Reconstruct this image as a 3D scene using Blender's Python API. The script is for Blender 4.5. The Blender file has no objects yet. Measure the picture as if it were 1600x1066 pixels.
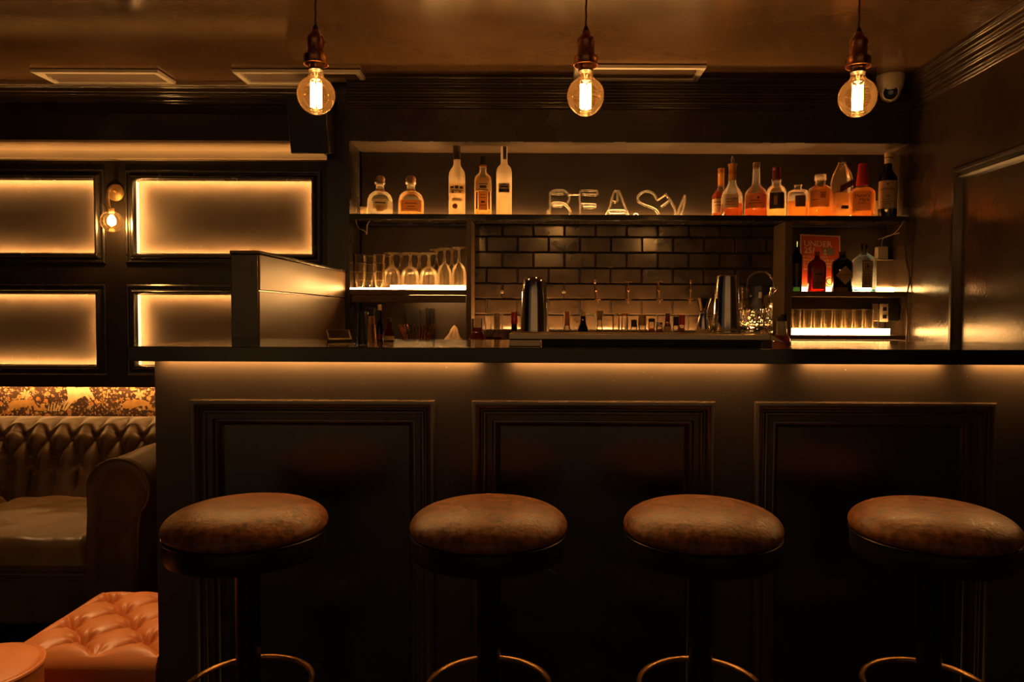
import bpy, math, random
from mathutils import Vector, Matrix
random.seed(7)
PI = math.pi
sc = bpy.context.scene
COL = sc.collection
R = math.radians

# ------------------------------------------------------------------ camera
F = 1150.0                       # focal length in pixels of the 1600 px frame
CAMZ = 1.28
PITCH, ROLL = 2.09, 0.25
cam_d = bpy.data.cameras.new('camera'); cam = bpy.data.objects.new('camera', cam_d); COL.objects.link(cam)
cam_d.sensor_width = 36; cam_d.lens = 36 * F / 1600; cam_d.shift_x = -45 / 1600
cam_d.clip_start = .05; cam_d.clip_end = 60
CR = Matrix.Rotation(R(90 - PITCH), 3, 'X') @ Matrix.Rotation(R(ROLL), 3, 'Z')
cam.matrix_world = Matrix.Translation((0, 0, CAMZ)) @ CR.to_4x4()
sc.camera = cam

def ray(px, py):
    return CR @ Vector(((px - 845) / F, -(py - 533) / F, -1))
def P(px, py, Y):                # the world point seen at a pixel, at depth Y
    d = ray(px, py); return Vector((0, 0, CAMZ)) + d * (Y / d.y)
def PX(px, py, X):
    d = ray(px, py); return Vector((0, 0, CAMZ)) + d * (X / d.x)
def PZ(px, py, z):
    d = ray(px, py); return Vector((0, 0, CAMZ)) + d * ((z - CAMZ) / d.z)

# ------------------------------------------------------------------ materials
MATS = {}
def newmat(name):
    m = bpy.data.materials.new(name); m.use_nodes = True
    nt = m.node_tree; nt.nodes.clear()
    out = nt.nodes.new('ShaderNodeOutputMaterial')
    MATS[name] = m
    return m, nt, out
def N(nt, t, **kw):
    n = nt.nodes.new(t)
    for k, v in kw.items():
        if k in n.inputs: n.inputs[k].default_value = v
        else: setattr(n, k, v)
    return n
def tex(nt, scale, kind='noise', detail=4, coord='Object', vec=None):
    tc = N(nt, 'ShaderNodeTexCoord')
    t = N(nt, 'ShaderNodeTexNoise' if kind == 'noise' else 'ShaderNodeTexVoronoi')
    t.inputs['Scale'].default_value = scale
    if kind == 'noise': t.inputs['Detail'].default_value = detail
    if vec:
        mp = N(nt, 'ShaderNodeMapping'); mp.inputs['Scale'].default_value = vec
        nt.links.new(tc.outputs[coord], mp.inputs['Vector']); nt.links.new(mp.outputs[0], t.inputs['Vector'])
    else: nt.links.new(tc.outputs[coord], t.inputs['Vector'])
    return t
def ramp(nt, src, stops):
    r = N(nt, 'ShaderNodeValToRGB')
    while len(r.color_ramp.elements) < len(stops): r.color_ramp.elements.new(.5)
    for e, (p, c) in zip(r.color_ramp.elements, stops):
        e.position = p; e.color = (c[0], c[1], c[2], 1) if isinstance(c, (tuple, list)) else (c, c, c, 1)
    nt.links.new(src, r.inputs[0]); return r
def surf(name, col, rough=.4, metal=0, var=.25, scale=12, bump=.0, bscale=60, spec=.5, coat=0, dust=0, rvar=.08, vec=None, sss=None):
    """paint, wood, leather, metal: one principled surface with noise in colour, roughness and relief"""
    m, nt, out = newmat(name)
    b = N(nt, 'ShaderNodeBsdfPrincipled')
    b.inputs['Metallic'].default_value = metal
    b.inputs['Specular IOR Level'].default_value = spec
    b.inputs['Coat Weight'].default_value = coat; b.inputs['Coat Roughness'].default_value = .12
    t = tex(nt, scale, vec=vec)
    lo = tuple(c * (1 - var) for c in col); hi = tuple(min(1, c * (1 + var)) for c in col)
    cr = ramp(nt, t.outputs[0], [(.3, lo), (.7, hi)])
    csrc = cr.outputs[0]
    if dust:
        v = tex(nt, 55, 'voronoi')
        k = ramp(nt, v.outputs['Distance'], [(.05, 1.0), (.085, 0.0)])
        n2 = tex(nt, 7); k2 = ramp(nt, n2.outputs[0], [(.5, 0.0), (.6, 1.0)])
        mu = N(nt, 'ShaderNodeMath', operation='MULTIPLY')
        nt.links.new(k.outputs[0], mu.inputs[0]); nt.links.new(k2.outputs[0], mu.inputs[1])
        mu2 = N(nt, 'ShaderNodeMath', operation='MULTIPLY'); mu2.inputs[1].default_value = dust
        nt.links.new(mu.outputs[0], mu2.inputs[0])
        mx = N(nt, 'ShaderNodeMix', data_type='RGBA')
        nt.links.new(mu2.outputs[0], mx.inputs[0]); nt.links.new(csrc, mx.inputs[6]); mx.inputs[7].default_value = (.5, .42, .32, 1)
        csrc = mx.outputs[2]
    nt.links.new(csrc, b.inputs['Base Color'])
    rr = ramp(nt, t.outputs[0], [(.3, max(.02, rough - rvar)), (.7, min(1, rough + rvar))])
    nt.links.new(rr.outputs[0], b.inputs['Roughness'])
    if bump:
        t2 = tex(nt, bscale, detail=6)
        bp = N(nt, 'ShaderNodeBump'); bp.inputs['Strength'].default_value = bump; bp.inputs['Distance'].default_value = .004
        nt.links.new(t2.outputs[0], bp.inputs['Height']); nt.links.new(bp.outputs[0], b.inputs['Normal'])
    if sss:
        tr = N(nt, 'ShaderNodeBsdfTranslucent'); nt.links.new(csrc, tr.inputs[0])
        ms = N(nt, 'ShaderNodeMixShader'); ms.inputs[0].default_value = sss
        nt.links.new(b.outputs[0], ms.inputs[1]); nt.links.new(tr.outputs[0], ms.inputs[2])
        nt.links.new(ms.outputs[0], out.inputs[0])
    else: nt.links.new(b.outputs[0], out.inputs[0])
    return m
def emit(name, col, strength):
    m, nt, out = newmat(name)
    e = N(nt, 'ShaderNodeEmission'); e.inputs[0].default_value = (*col, 1); e.inputs[1].default_value = strength
    nt.links.new(e.outputs[0], out.inputs[0]); return m
def thin_glass(name, tint=(1, 1, 1), rough=.03, frost=0.0, frostcol=(1, 1, 1), gl=1.0):
    """a thin pane: straight-through glass with fresnel reflection and a little scatter"""
    m, nt, out = newmat(name)
    t = N(nt, 'ShaderNodeBsdfTransparent'); t.inputs[0].default_value = (*tint, 1)
    g = N(nt, 'ShaderNodeBsdfGlossy'); g.inputs['Roughness'].default_value = rough; g.inputs[0].default_value = (gl, gl, gl, 1)
    lw = N(nt, 'ShaderNodeFresnel'); lw.inputs['IOR'].default_value = 1.5
    n = tex(nt, 30); bp = N(nt, 'ShaderNodeBump'); bp.inputs['Strength'].default_value = .03; bp.inputs['Distance'].default_value = .002
    nt.links.new(n.outputs[0], bp.inputs['Height']); nt.links.new(bp.outputs[0], g.inputs['Normal'])
    ms = N(nt, 'ShaderNodeMixShader')
    nt.links.new(lw.outputs[0], ms.inputs[0]); nt.links.new(t.outputs[0], ms.inputs[1]); nt.links.new(g.outputs[0], ms.inputs[2])
    src = ms.outputs[0]
    if frost:
        tr = N(nt, 'ShaderNodeBsdfTranslucent'); tr.inputs[0].default_value = (*frostcol, 1)
        m2 = N(nt, 'ShaderNodeMixShader'); m2.inputs[0].default_value = frost
        nt.links.new(src, m2.inputs[1]); nt.links.new(tr.outputs[0], m2.inputs[2]); src = m2.outputs[0]
    nt.links.new(src, out.inputs[0]); return m
def liquid(name, col, rough=.08, ior=1.33, scatter=.0):
    m, nt, out = newmat(name)
    b = N(nt, 'ShaderNodeBsdfPrincipled')
    b.inputs['Base Color'].default_value = (*col, 1); b.inputs['Transmission Weight'].default_value = 1
    b.inputs['Roughness'].default_value = rough; b.inputs['IOR'].default_value = ior
    n = tex(nt, 25); bp = N(nt, 'ShaderNodeBump'); bp.inputs['Strength'].default_value = .05; bp.inputs['Distance'].default_value = .003
    nt.links.new(n.outputs[0], bp.inputs['Height']); nt.links.new(bp.outputs[0], b.inputs['Normal'])
    src = b.outputs[0]
    if scatter:
        tr = N(nt, 'ShaderNodeBsdfTranslucent'); tr.inputs[0].default_value = (*col, 1)
        m2 = N(nt, 'ShaderNodeMixShader'); m2.inputs[0].default_value = scatter
        nt.links.new(src, m2.inputs[1]); nt.links.new(tr.outputs[0], m2.inputs[2]); src = m2.outputs[0]
    nt.links.new(src, out.inputs[0]); return m

WARM = (1.0, .465, .132)
black = surf('black_gloss_paint', (.020, .016, .013), .26, var=.2, scale=9, bump=.04, bscale=25, dust=.25, spec=.8, rvar=.03)
panelp = surf('brown_black_panel_paint', (.050, .037, .026), .6, spec=.15, var=.15, scale=5, bump=.03, bscale=40, dust=.35)
barpaint = surf('bar_front_paint', (.060, .046, .034), .32, var=.12, scale=6, bump=.05, bscale=45, dust=.8, rvar=.02)
crownp = surf('dark_gloss_moulding_paint', (.045, .030, .020), .20, var=.2, scale=4, bump=.03, bscale=30, spec=.9)
mouldp = surf('bar_moulding_paint', (.075, .054, .037), .17, var=.15, scale=6, bump=.03, bscale=40, spec=.8, rvar=.03)
lacquer = surf('black_lacquer', (.010, .009, .008), .10, var=.2, scale=6, bump=.02, bscale=20, rvar=.04)
wallgloss = surf('brown_gloss_wall_paint', (.050, .034, .022), .20, var=.2, scale=3, bump=.10, bscale=70, rvar=.06, dust=.2)
ceilpaint = surf('brown_gloss_ceiling_paint', (.138, .080, .038),   .15, var=.18, scale=2.2, bump=.055, bscale=60, spec=.8, rvar=.05, dust=.5)
covewood = surf('cream_cove_paint', (.42, .34, .24), .5, var=.08, scale=4)
ventpaint = surf('white_vent_paint', (.86, .80, .70), .45, var=.06, scale=8)
ventdark = surf('vent_slat_shade', (.16, .10, .06), .5, var=.1)  # dark slat colour stands in for the shade inside the vent
tilem = surf('dark_glazed_tile', (.030, .019, .011), .16, var=.55, scale=9, bump=.10, bscale=30, rvar=.03)
grout = surf('dark_grout', (.015, .012, .010), .8)
oldwood = surf('worn_painted_wood', (.17, .105, .055), .40, var=.3, scale=5, bump=.12, bscale=18, dust=.3, vec=(1, .25, 1))
shelfwood = surf('shelf_edge_wood', (.10, .065, .038), .5, var=.3, scale=10, bump=.1)
innerwood = surf('cabinet_lining', (.09, .062, .040), .45, var=.25, scale=6, bump=.06)
seatleather = surf('worn_tan_leather', (.20, .078, .022), .42, spec=.35, var=.6, scale=55, bump=.35, bscale=110, rvar=.12)
sofaleather = surf('olive_brown_leather', (.13, .078, .034), .36, var=.2, scale=9, bump=.14, bscale=60)
tanleather = surf('orange_tan_leather', (.55, .19, .06), .48, var=.12, scale=7, bump=.10, bscale=80)
copper = surf('aged_copper', (.40, .18, .08), .30, metal=1, var=.4, scale=30, bump=.05)
brass = surf('brass', (.50, .29, .12), .34, metal=1, var=.2, scale=30)
lampbrass = surf('satin_brass', (.80, .50, .22), .34, metal=.85, var=.1, scale=30)
steel = surf('polished_steel', (.62, .56, .48), .10, metal=1, var=.12, scale=20, rvar=.04)
brushed = surf('brushed_steel', (.50, .40, .29), .38, metal=1, var=.15, scale=30, vec=(1, 1, 12))
darkmetal = surf('dark_metal', (.06, .05, .045), .35, metal=1, var=.2)
blackplastic = surf('black_plastic', (.014, .013, .012), .35)
whiteplastic = surf('white_plastic', (.72, .62, .50), .4, var=.05)
cork = surf('cork', (.42, .25, .12), .8, var=.3, scale=80)
redwax = surf('red_wax', (.45, .02, .012), .35, var=.2, scale=40)
redfoil = surf('dark_red_foil', (.14, .015, .010), .35)
goldfoil = surf('amber_foil', (.62, .27, .07), .35, metal=.6)
creamfoil = surf('cream_foil', (.55, .42, .27), .4)
paper = surf('cream_label_paper', (.62, .50, .33), .6, var=.1, sss=.35)
amberpaper = surf('amber_label_paper', (.60, .30, .10), .6, var=.12, sss=.35)
palepaper = surf('orange_label_paper', (.66, .38, .15), .6, var=.12, sss=.35)
darkpaper = surf('dark_label_paper', (.030, .018, .012), .5)
inkm = surf('label_ink', (.025, .015, .010), .6)
redink = surf('red_seal', (.42, .08, .03), .5)
posterred = surf('red_poster_print', (.55, .075, .025), .6, var=.06)
postercream = surf('poster_cream_print', (.75, .52, .32), .6, var=.05)
postergrey = surf('poster_photo_print', (.16, .14, .12), .6)
cloth = surf('white_cloth', (.55, .42, .28), .8, var=.1, bump=.1)
floorm = surf('dark_wood_floor', (.018, .013, .010), .45, var=.4, scale=4, vec=(1, 8, 1))
cordm = surf('brown_fabric_cord', (.05, .025, .012), .7)
rubber = surf('black_rubber', (.008, .008, .008), .6)
glass = thin_glass('clear_glass', (.94, .92, .88), frost=.11, frostcol=(1, .9, .75))
glassware = thin_glass('cut_glassware', (.93, .90, .84), rough=.06, frost=.24, frostcol=(1, .88, .68))
glassrim = thin_glass('glass_rim', (.9, .85, .75), rough=.08, frost=.55, frostcol=(1, .9, .72))
bulbglass = thin_glass('amber_bulb_glass', (.95, .80, .56), frost=.007, frostcol=(1, .55, .2))
greenglass = thin_glass('dark_green_glass', (.03, .07, .035), rough=.05)
blackglass = thin_glass('black_glass', (.02, .015, .012), rough=.05)
brownglass = thin_glass('brown_glass', (.30, .10, .03), rough=.05, frost=.15, frostcol=(.5, .15, .04))
blueglass = thin_glass('pale_blue_glass', (.74, .82, .85), frost=.18, frostcol=(.75, .85, .9))
frosted = thin_glass('frosted_glass', (.8, .75, .66), rough=.3, frost=.62, frostcol=(.92, .82, .66))
neonglass = liquid('neon_tube_glass', (1, .93, .82), .05, 1.45, .05)
cutglass = liquid('cut_crystal', (1, .95, .88), .02, 1.45)
amber = liquid('amber_spirit', (.90, .40, .08), .10, 1.34, .25)
darkamber = liquid('dark_amber_spirit', (.62, .16, .03), .10, 1.34, .2)
paleamber = liquid('pale_gold_spirit', (.96, .66, .28), .10, 1.34, .25)
clearl = liquid('clear_spirit', (.98, .92, .80), .12, 1.34, .3)
redl = liquid('red_spirit', (.60, .03, .015), .08, 1.34, .25)
frostl = liquid('frosted_spirit', (.98, .90, .74), .3, 1.34, .7)
LED = emit('warm_led', WARM, 42.0)
LEDD = emit('warm_led_diffuser', WARM, 2.0)
LEDP = emit('warm_led_panel', WARM, 165.0)
LEDC = emit('warm_led_cove', WARM, 6.0)
LEDB = emit('warm_led_bar', WARM, 22.0)
LEDW = emit('warm_led_wall', WARM, 14.0)
LEDR = emit('warm_led_tumblers', WARM, 15.0)
LEDU = emit('warm_led_top_shelf', WARM, 42.0)
LEDL = emit('warm_led_ledge', WARM, 80.0)
LEDS = emit('warm_led_shelf', WARM, 24.0)
FIL = emit('hot_filament', (1.0, .49, .15), 90.0)
FILW = emit('hot_filament_wall', (1.0, .55, .19), 110.0)

# wallpaper: dense flowers on a dark ground
def wallpaper_mat():
    m, nt, out = newmat('flowered_wallpaper')
    b = N(nt, 'ShaderNodeBsdfPrincipled'); b.inputs['Roughness'].default_value = .7
    col = None
    base = ramp(nt, tex(nt, 14).outputs[0], [(.35, (.035, .012, .006)), (.65, (.075, .03, .012))]).outputs[0]
    for sc_, lo, hi, c1, c2 in [(26, .20, .24, (.50, .16, .04), (.62, .34, .10)), (44, .22, .26, (.70, .52, .28), (.40, .20, .07)), (70, .20, .25, (.66, .50, .26), (.30, .16, .06))]:
        tc = N(nt, 'ShaderNodeTexCoord'); no = N(nt, 'ShaderNodeTexNoise'); no.inputs['Scale'].default_value = sc_ * 3
        nt.links.new(tc.outputs['Object'], no.inputs['Vector'])
        mx0 = N(nt, 'ShaderNodeMix', data_type='RGBA'); mx0.inputs[0].default_value = .018
        nt.links.new(tc.outputs['Object'], mx0.inputs[6]); nt.links.new(no.outputs['Color'], mx0.inputs[7])
        v = N(nt, 'ShaderNodeTexVoronoi'); v.inputs['Scale'].default_value = sc_
        nt.links.new(mx0.outputs[2], v.inputs['Vector'])
        k = ramp(nt, v.outputs['Distance'], [(.06, 0.0), (.09, 1.0), (lo + .08, 1.0), (hi + .1, 0.0)])
        cc = N(nt, 'ShaderNodeMix', data_type='RGBA'); cc.inputs[6].default_value = (*c1, 1); cc.inputs[7].default_value = (*c2, 1)
        sp = N(nt, 'ShaderNodeSeparateColor'); nt.links.new(v.outputs['Color'], sp.inputs[0]); nt.links.new(sp.outputs[0], cc.inputs[0])
        gate = N(nt, 'ShaderNodeMath', operation='GREATER_THAN'); gate.inputs[1].default_value = .35; nt.links.new(sp.outputs[1], gate.inputs[0])
        mul = N(nt, 'ShaderNodeMath', operation='MULTIPLY'); nt.links.new(k.outputs[0], mul.inputs[0]); nt.links.new(gate.outputs[0], mul.inputs[1])
        mx = N(nt, 'ShaderNodeMix', data_type='RGBA'); nt.links.new(mul.outputs[0], mx.inputs[0]); nt.links.new(base, mx.inputs[6]); nt.links.new(cc.outputs[2], mx.inputs[7])
        base = mx.outputs[2]
    nt.links.new(base, b.inputs['Base Color']); nt.links.new(b.outputs[0], out.inputs[0]); return m
wallpaper = wallpaper_mat()
wpcream = surf('wallpaper_pale_print', (.62, .48, .26), .7, var=.15, scale=40)
wptan = surf('wallpaper_tan_print', (.50, .28, .08), .7, var=.2, scale=40)

# ------------------------------------------------------------------ mesh building
class MB:
    def __init__(s): s.v, s.f, s.mi = [], [], []
    def add(s, vs, fs, mi=0):
        o = len(s.v); s.v += [Vector(v) for v in vs]
        s.f += [tuple(o + i for i in f) for f in fs]; s.mi += [mi] * len(fs); return s
    def box(s, x0, x1, y0, y1, z0, z1, mi=0):
        return s.add([(x0, y0, z0), (x1, y0, z0), (x1, y1, z0), (x0, y1, z0), (x0, y0, z1), (x1, y0, z1), (x1, y1, z1), (x0, y1, z1)],
                     [(0, 3, 2, 1), (4, 5, 6, 7), (0, 1, 5, 4), (1, 2, 6, 5), (2, 3, 7, 6), (3, 0, 4, 7)], mi)
    def lathe(s, prof, seg=32, cx=0, cy=0, n=2.0, ay=1.0, caps=True, mi=0, flute=None):
        vs, fs = [], []
        for k, (r, z) in enumerate(prof):
            for i in range(seg):
                a = 2 * PI * i / seg; c, sn = math.cos(a), math.sin(a)
                rr = r if n == 2 else r / (abs(c) ** n + abs(sn) ** n) ** (1 / n)
                if flute: rr *= flute(a, z)
                vs.append((cx + rr * c, cy + rr * sn * ay, z))
        m = len(prof)
        for k in range(m - 1):
            for i in range(seg):
                j = (i + 1) % seg
                fs.append((k * seg + i, k * seg + j, (k + 1) * seg + j, (k + 1) * seg + i))
        if caps:
            fs.append(tuple(reversed(range(seg)))); fs.append(tuple((m - 1) * seg + i for i in range(seg)))
        return s.add(vs, fs, mi)
    def tube(s, pts, r, seg=8, closed=False, mi=0):
        pts = [Vector(p) for p in pts]; n = len(pts); vs, fs = [], []
        up = None
        for k, p in enumerate(pts):
            if closed: t = (pts[(k + 1) % n] - pts[k - 1])
            else: t = pts[min(k + 1, n - 1)] - pts[max(k - 1, 0)]
            if t.length < 1e-9: t = Vector((0, 0, 1))
            t.normalize()
            if up is None:
                up = Vector((0, 0, 1)) if abs(t.z) < .9 else Vector((1, 0, 0))
            a = t.cross(up)
            if a.length < 1e-6: a = t.cross(Vector((0, 1, .3)))
            a.normalize(); b = a.cross(t).normalized(); up = b
            rr = r[k] if isinstance(r, (list, tuple)) else r
            for i in range(seg):
                q = 2 * PI * i / seg
                vs.append(p + a * (rr * math.cos(q)) + b * (rr * math.sin(q)))
        m = n if closed else n - 1
        for k in range(m):
            k2 = (k + 1) % n
            for i in range(seg):
                j = (i + 1) % seg
                fs.append((k * seg + i, k * seg + j, k2 * seg + j, k2 * seg + i))
        if not closed:
            fs.append(tuple(reversed(range(seg)))); fs.append(tuple((n - 1) * seg + i for i in range(seg)))
        return s.add(vs, fs, mi)
    def frame(s, x0, x1, z0, z1, prof, axis='y', at=0.0, mi=0, close=False):
        """mitred rectangular moulding: prof = (inset from the outer edge, height out of the wall); faces -Y (axis y) or -X (axis x)"""
        vs, fs = [], []
        for d, h in prof:
            for (x, z) in ((x0 + d, z0 + d), (x1 - d, z0 + d), (x1 - d, z1 - d), (x0 + d, z1 - d)):
                vs.append((x, at - h, z) if axis == 'y' else (at - h, x, z))
        for k in range(len(prof) - 1):
            for i in range(4):
                j = (i + 1) % 4
                f = (k * 4 + i, k * 4 + j, (k + 1) * 4 + j, (k + 1) * 4 + i)
                fs.append(f if axis == 'y' else tuple(reversed(f)))
        if close:
            f = tuple((len(prof) - 1) * 4 + i for i in range(4)); fs.append(f if axis == 'y' else tuple(reversed(f)))
        return s.add(vs, fs, mi)
    def prism(s, poly, a0, a1, axis='x', mi=0):
        """a profile (two coordinates) swept along one axis: x -> (y,z) profile, y -> (x,z), z -> (x,y)"""
        n = len(poly); vs = []
        for a in (a0, a1):
            for (p, q) in poly:
                vs.append((a, p, q) if axis == 'x' else (p, a, q) if axis == 'y' else (p, q, a))
        fs = [(i, (i + 1) % n, n + (i + 1) % n, n + i) for i in range(n)]
        fs += [tuple(reversed(range(n))), tuple(n + i for i in range(n))]
        return s.add(vs, fs, mi)
    def grid(s, rows, mi=0, closed=False):
        nr, nc = len(rows), len(rows[0]); vs = [p for r in rows for p in r]; fs = []
        for i in range(nr - 1):
            for j in range(nc - (0 if closed else 1)):
                j2 = (j + 1) % nc
                fs.append((i * nc + j, i * nc + j2, (i + 1) * nc + j2, (i + 1) * nc + j))
        return s.add(vs, fs, mi)
    def build(s, name, mat, parent=None, smooth=True, angle=40, bevel=0, fix=True):
        me = bpy.data.meshes.new(name)
        me.from_pydata([tuple(v) for v in s.v], [], s.f); me.validate()
        if fix:
            import bmesh
            bm = bmesh.new(); bm.from_mesh(me); bmesh.ops.recalc_face_normals(bm, faces=bm.faces); bm.to_mesh(me); bm.free()
        for m in (mat if isinstance(mat, (list, tuple)) else [mat]): me.materials.append(m)
        if any(s.mi) and len(s.mi) == len(me.polygons): me.polygons.foreach_set('material_index', s.mi)
        if smooth:
            me.polygons.foreach_set('use_smooth', [True] * len(me.polygons)); me.set_sharp_from_angle(angle=R(angle))
        me.update()
        o = bpy.data.objects.new(name, me); COL.objects.link(o)
        if parent is not None: o.parent = parent
        if bevel:
            b = o.modifiers.new('edge', 'BEVEL'); b.width = bevel; b.segments = 2; b.limit_method = 'ANGLE'; b.angle_limit = R(50)
        return o

def smooth_path(pts, n=6):
    out = []
    for i in range(len(pts) - 1):
        p0, p1, p2, p3 = pts[max(i - 1, 0)], pts[i], pts[i + 1], pts[min(i + 2, len(pts) - 1)]
        for k in range(n):
            t = k / n
            out.append(.5 * ((2 * p1) + (p2 - p0) * t + (2 * p0 - 5 * p1 + 4 * p2 - p3) * t * t + (3 * p1 - p0 - 3 * p2 + p3) * t ** 3))
    return out + [pts[-1]]
def tag(o, label, cat, group=None):
    o['label'] = label; o['category'] = cat
    if group: o['group'] = group
    return o
def thing(name, label, cat, loc=(0, 0, 0), group=None, rz=0):
    o = bpy.data.objects.new(name, None); COL.objects.link(o); o.location = loc; o.rotation_euler.z = rz
    o.empty_display_size = .05
    return tag(o, label, cat, group)
def struct(o):
    o['kind'] = 'structure'; return o
KIDS = {}
def copy_tree(o, loc, label=None, rz=None):
    r = o.copy(); COL.objects.link(r); r.location = loc
    if rz is not None: r.rotation_euler.z = rz
    if label: r['label'] = label
    for ch in list(o.children):
        c = ch.copy(); COL.objects.link(c); c.parent = r
        for g in list(ch.children):
            d = g.copy(); COL.objects.link(d); d.parent = c
    return r
def text_mesh(name, body, size, mat, parent, bold=0.0, align='CENTER', extrude=.0002):
    cu = bpy.data.curves.new(name, 'FONT'); cu.body = body; cu.size = size; cu.align_x = align; cu.align_y = 'CENTER'
    cu.extrude = extrude; cu.offset = bold; cu.resolution_u = 3
    t = bpy.data.objects.new(name + '_source', cu); COL.objects.link(t)
    dg = bpy.context.evaluated_depsgraph_get()
    me = bpy.data.meshes.new_from_object(t.evaluated_get(dg))
    bpy.data.objects.remove(t); bpy.data.curves.remove(cu)
    me.name = name; me.materials.clear(); me.materials.append(mat)
    o = bpy.data.objects.new(name, me); COL.objects.link(o); o.parent = parent
    return o
def wrap_text(name, body, size, mat, parent, r, z, bold=0.0, flat=False, x=0, y=None, n=2.0, ay=1.0):
    o = text_mesh(name, body, size, mat, parent, bold)
    for v in o.data.vertices:
        tx, tz, d = v.co.x, v.co.y, v.co.z
        if flat: v.co = (x + tx, (y if y is not None else -r) - d - .0004, z + tz)
        elif n > 2.2:
            xx = max(-.99 * r, min(.99 * r, tx + x)); v.co = (xx, -(r * ay) * (1 - abs(xx / r) ** n) ** (1 / n) - d - .0006, z + tz)
        else:
            a = (tx + x) / r
            v.co = ((r + d + .0004) * math.sin(a), -(r + d + .0004) * math.cos(a), z + tz)
    return o

# ------------------------------------------------------------------ key planes
Y_NOSE, Y_BODY, Y_REAR = 1.84, 1.90, 2.42
Y_BACK, Y_NICHE, Y_TILE, Y_WALL = 3.50, 3.74, 3.68, 3.70
CEIL = P(845, 126, Y_BACK).z
XR = P(1420, 400, Y_BACK).x
Z_TOP = P(845, 544, Y_NOSE).z
Z_NOSEB = P(845, 567.5, Y_NOSE).z
X_BARL = P(243.5, 700, Y_BODY).x
X_TOPL = P(199, 552, Y_NOSE).x
X_PIL0, X_PIL1 = P(511, 300, Y_BACK).x, P(546, 300, Y_BACK).x
Z_SOF = P(845, 222, Y_BACK).z
Z_SH, Z_SHB = P(845, 335.5, Y_BACK).z, P(845, 343.5, Y_BACK).z
XFAR = -4.2

# ------------------------------------------------------------------ room
struct(MB().box(XFAR, XR + .1, -1.5, 4.0, -.05, 0).build('floor', floorm))
struct(MB().box(XFAR, XR + .1, -1.5, 4.0, CEIL, CEIL + .06).build('ceiling', ceilpaint))
struct(MB().box(XR, XR + .1, -1.5, 4.0, 0, CEIL).build('wall_right', wallgloss))
struct(MB().box(XFAR - .1, XFAR, -1.5, 4.0, 0, CEIL).build('wall_left', wallgloss))

# panelled wall at the back left, with four openings
def oz(y): return P(350, y, Y_WALL).z
def ox(x): return P(x, 340, Y_WALL).x
AX0, AX1, BX0, BX1 = ox(-134), ox(148.5), ox(213), ox(487)
Z1, Z2, Z3, Z4 = oz(570.5), oz(461.5), oz(396), oz(283)
Z_WB = oz(606)
DW = .045
m = MB()
q = .010; xs = [XFAR, AX0 - q, AX1 + q, BX0 - q, BX1 + q, X_PIL1]; zs = [Z_WB, Z1 - q, Z2 + q, Z3 - q, Z4 + q, CEIL]
for i in range(5):
    for k in range(5):
        op = i in (1, 3) and k in (1, 3)
        m.box(xs[i], xs[i + 1], Y_WALL + (DW if op else 0), Y_WALL + .12, zs[k] + (.014 if k == 0 else 0), zs[k + 1], 1 if op else 0)
m.box(XFAR, X_PIL1, Y_WALL, Y_WALL + .012, Z_WB, Z_WB + .014)
struct(m.build('wall_back', [surf('black_brown_rail_paint', (.022, .016, .011), .30, var=.2, scale=6, bump=.03, bscale=30, rvar=.03), panelp], smooth=False))
MOULD = [(0, -.002), (0, .010), (.006, .014), (.013, .013), (.016, .006), (.022, .006), (.028, .016), (.036, .022), (.044, .022), (.049, .014), (.051, .004), (.052, -.001), (.052, -.003), (.041, -.003)]
openings = [('upper', 'beside the wall lamp, far from the bar', AX0, AX1, Z3, Z4), ('upper', 'above the partition', BX0, BX1, Z3, Z4),
            ('lower', 'above the sofa', AX0, AX1, Z1, Z2), ('lower', 'behind the partition', BX0, BX1, Z1, Z2)]
for n, (row, where, x0, x1, z0, z1) in enumerate(openings):
    struct(MB().frame(x0 - .052, x1 + .052, z0 - .052, z1 + .052, MOULD, at=Y_WALL).build('trim_%d' % (n + 1), black, angle=30))
    r = thing('light_strip', 'warm light strip round the %s wall panel %s' % (row, where), 'light strip', (x0, Y_WALL + .03, z0), 'light strips inside the wall panels')
    w, h = x1 - x0, z1 - z0; ya, yb, e0, e1 = -.0236, -.0235, -.0095, -.005
    MB().box(e0, e1, ya, yb, e0, h - e0).build('strip_side', LEDP, r, False)
    MB().box(w - e1, w - e0, ya, yb, e0, h - e0).build('strip_side', LEDP, r, False)
    MB().box(e0, e0 + .0006, -.019, .0138, .0, h).build('diffuser', LEDD, r, False)
    MB().box(w - e0 - .0006, w - e0, -.019, .0138, .0, h).build('diffuser', LEDD, r, False)
    MB().box(.0, w, -.019, .0138, h - e0 - .0006, h - e0).build('diffuser', LEDD, r, False)
    MB().box(e1 + .001, w - e1 - .001, ya, yb, h - e1, h - e0).build('strip_top', LEDP, r, False)
    MB().box(e1 + .001, w - e1 - .001, ya, yb, e0, e1).build('strip_bottom', LEDP, r, False)

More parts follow.
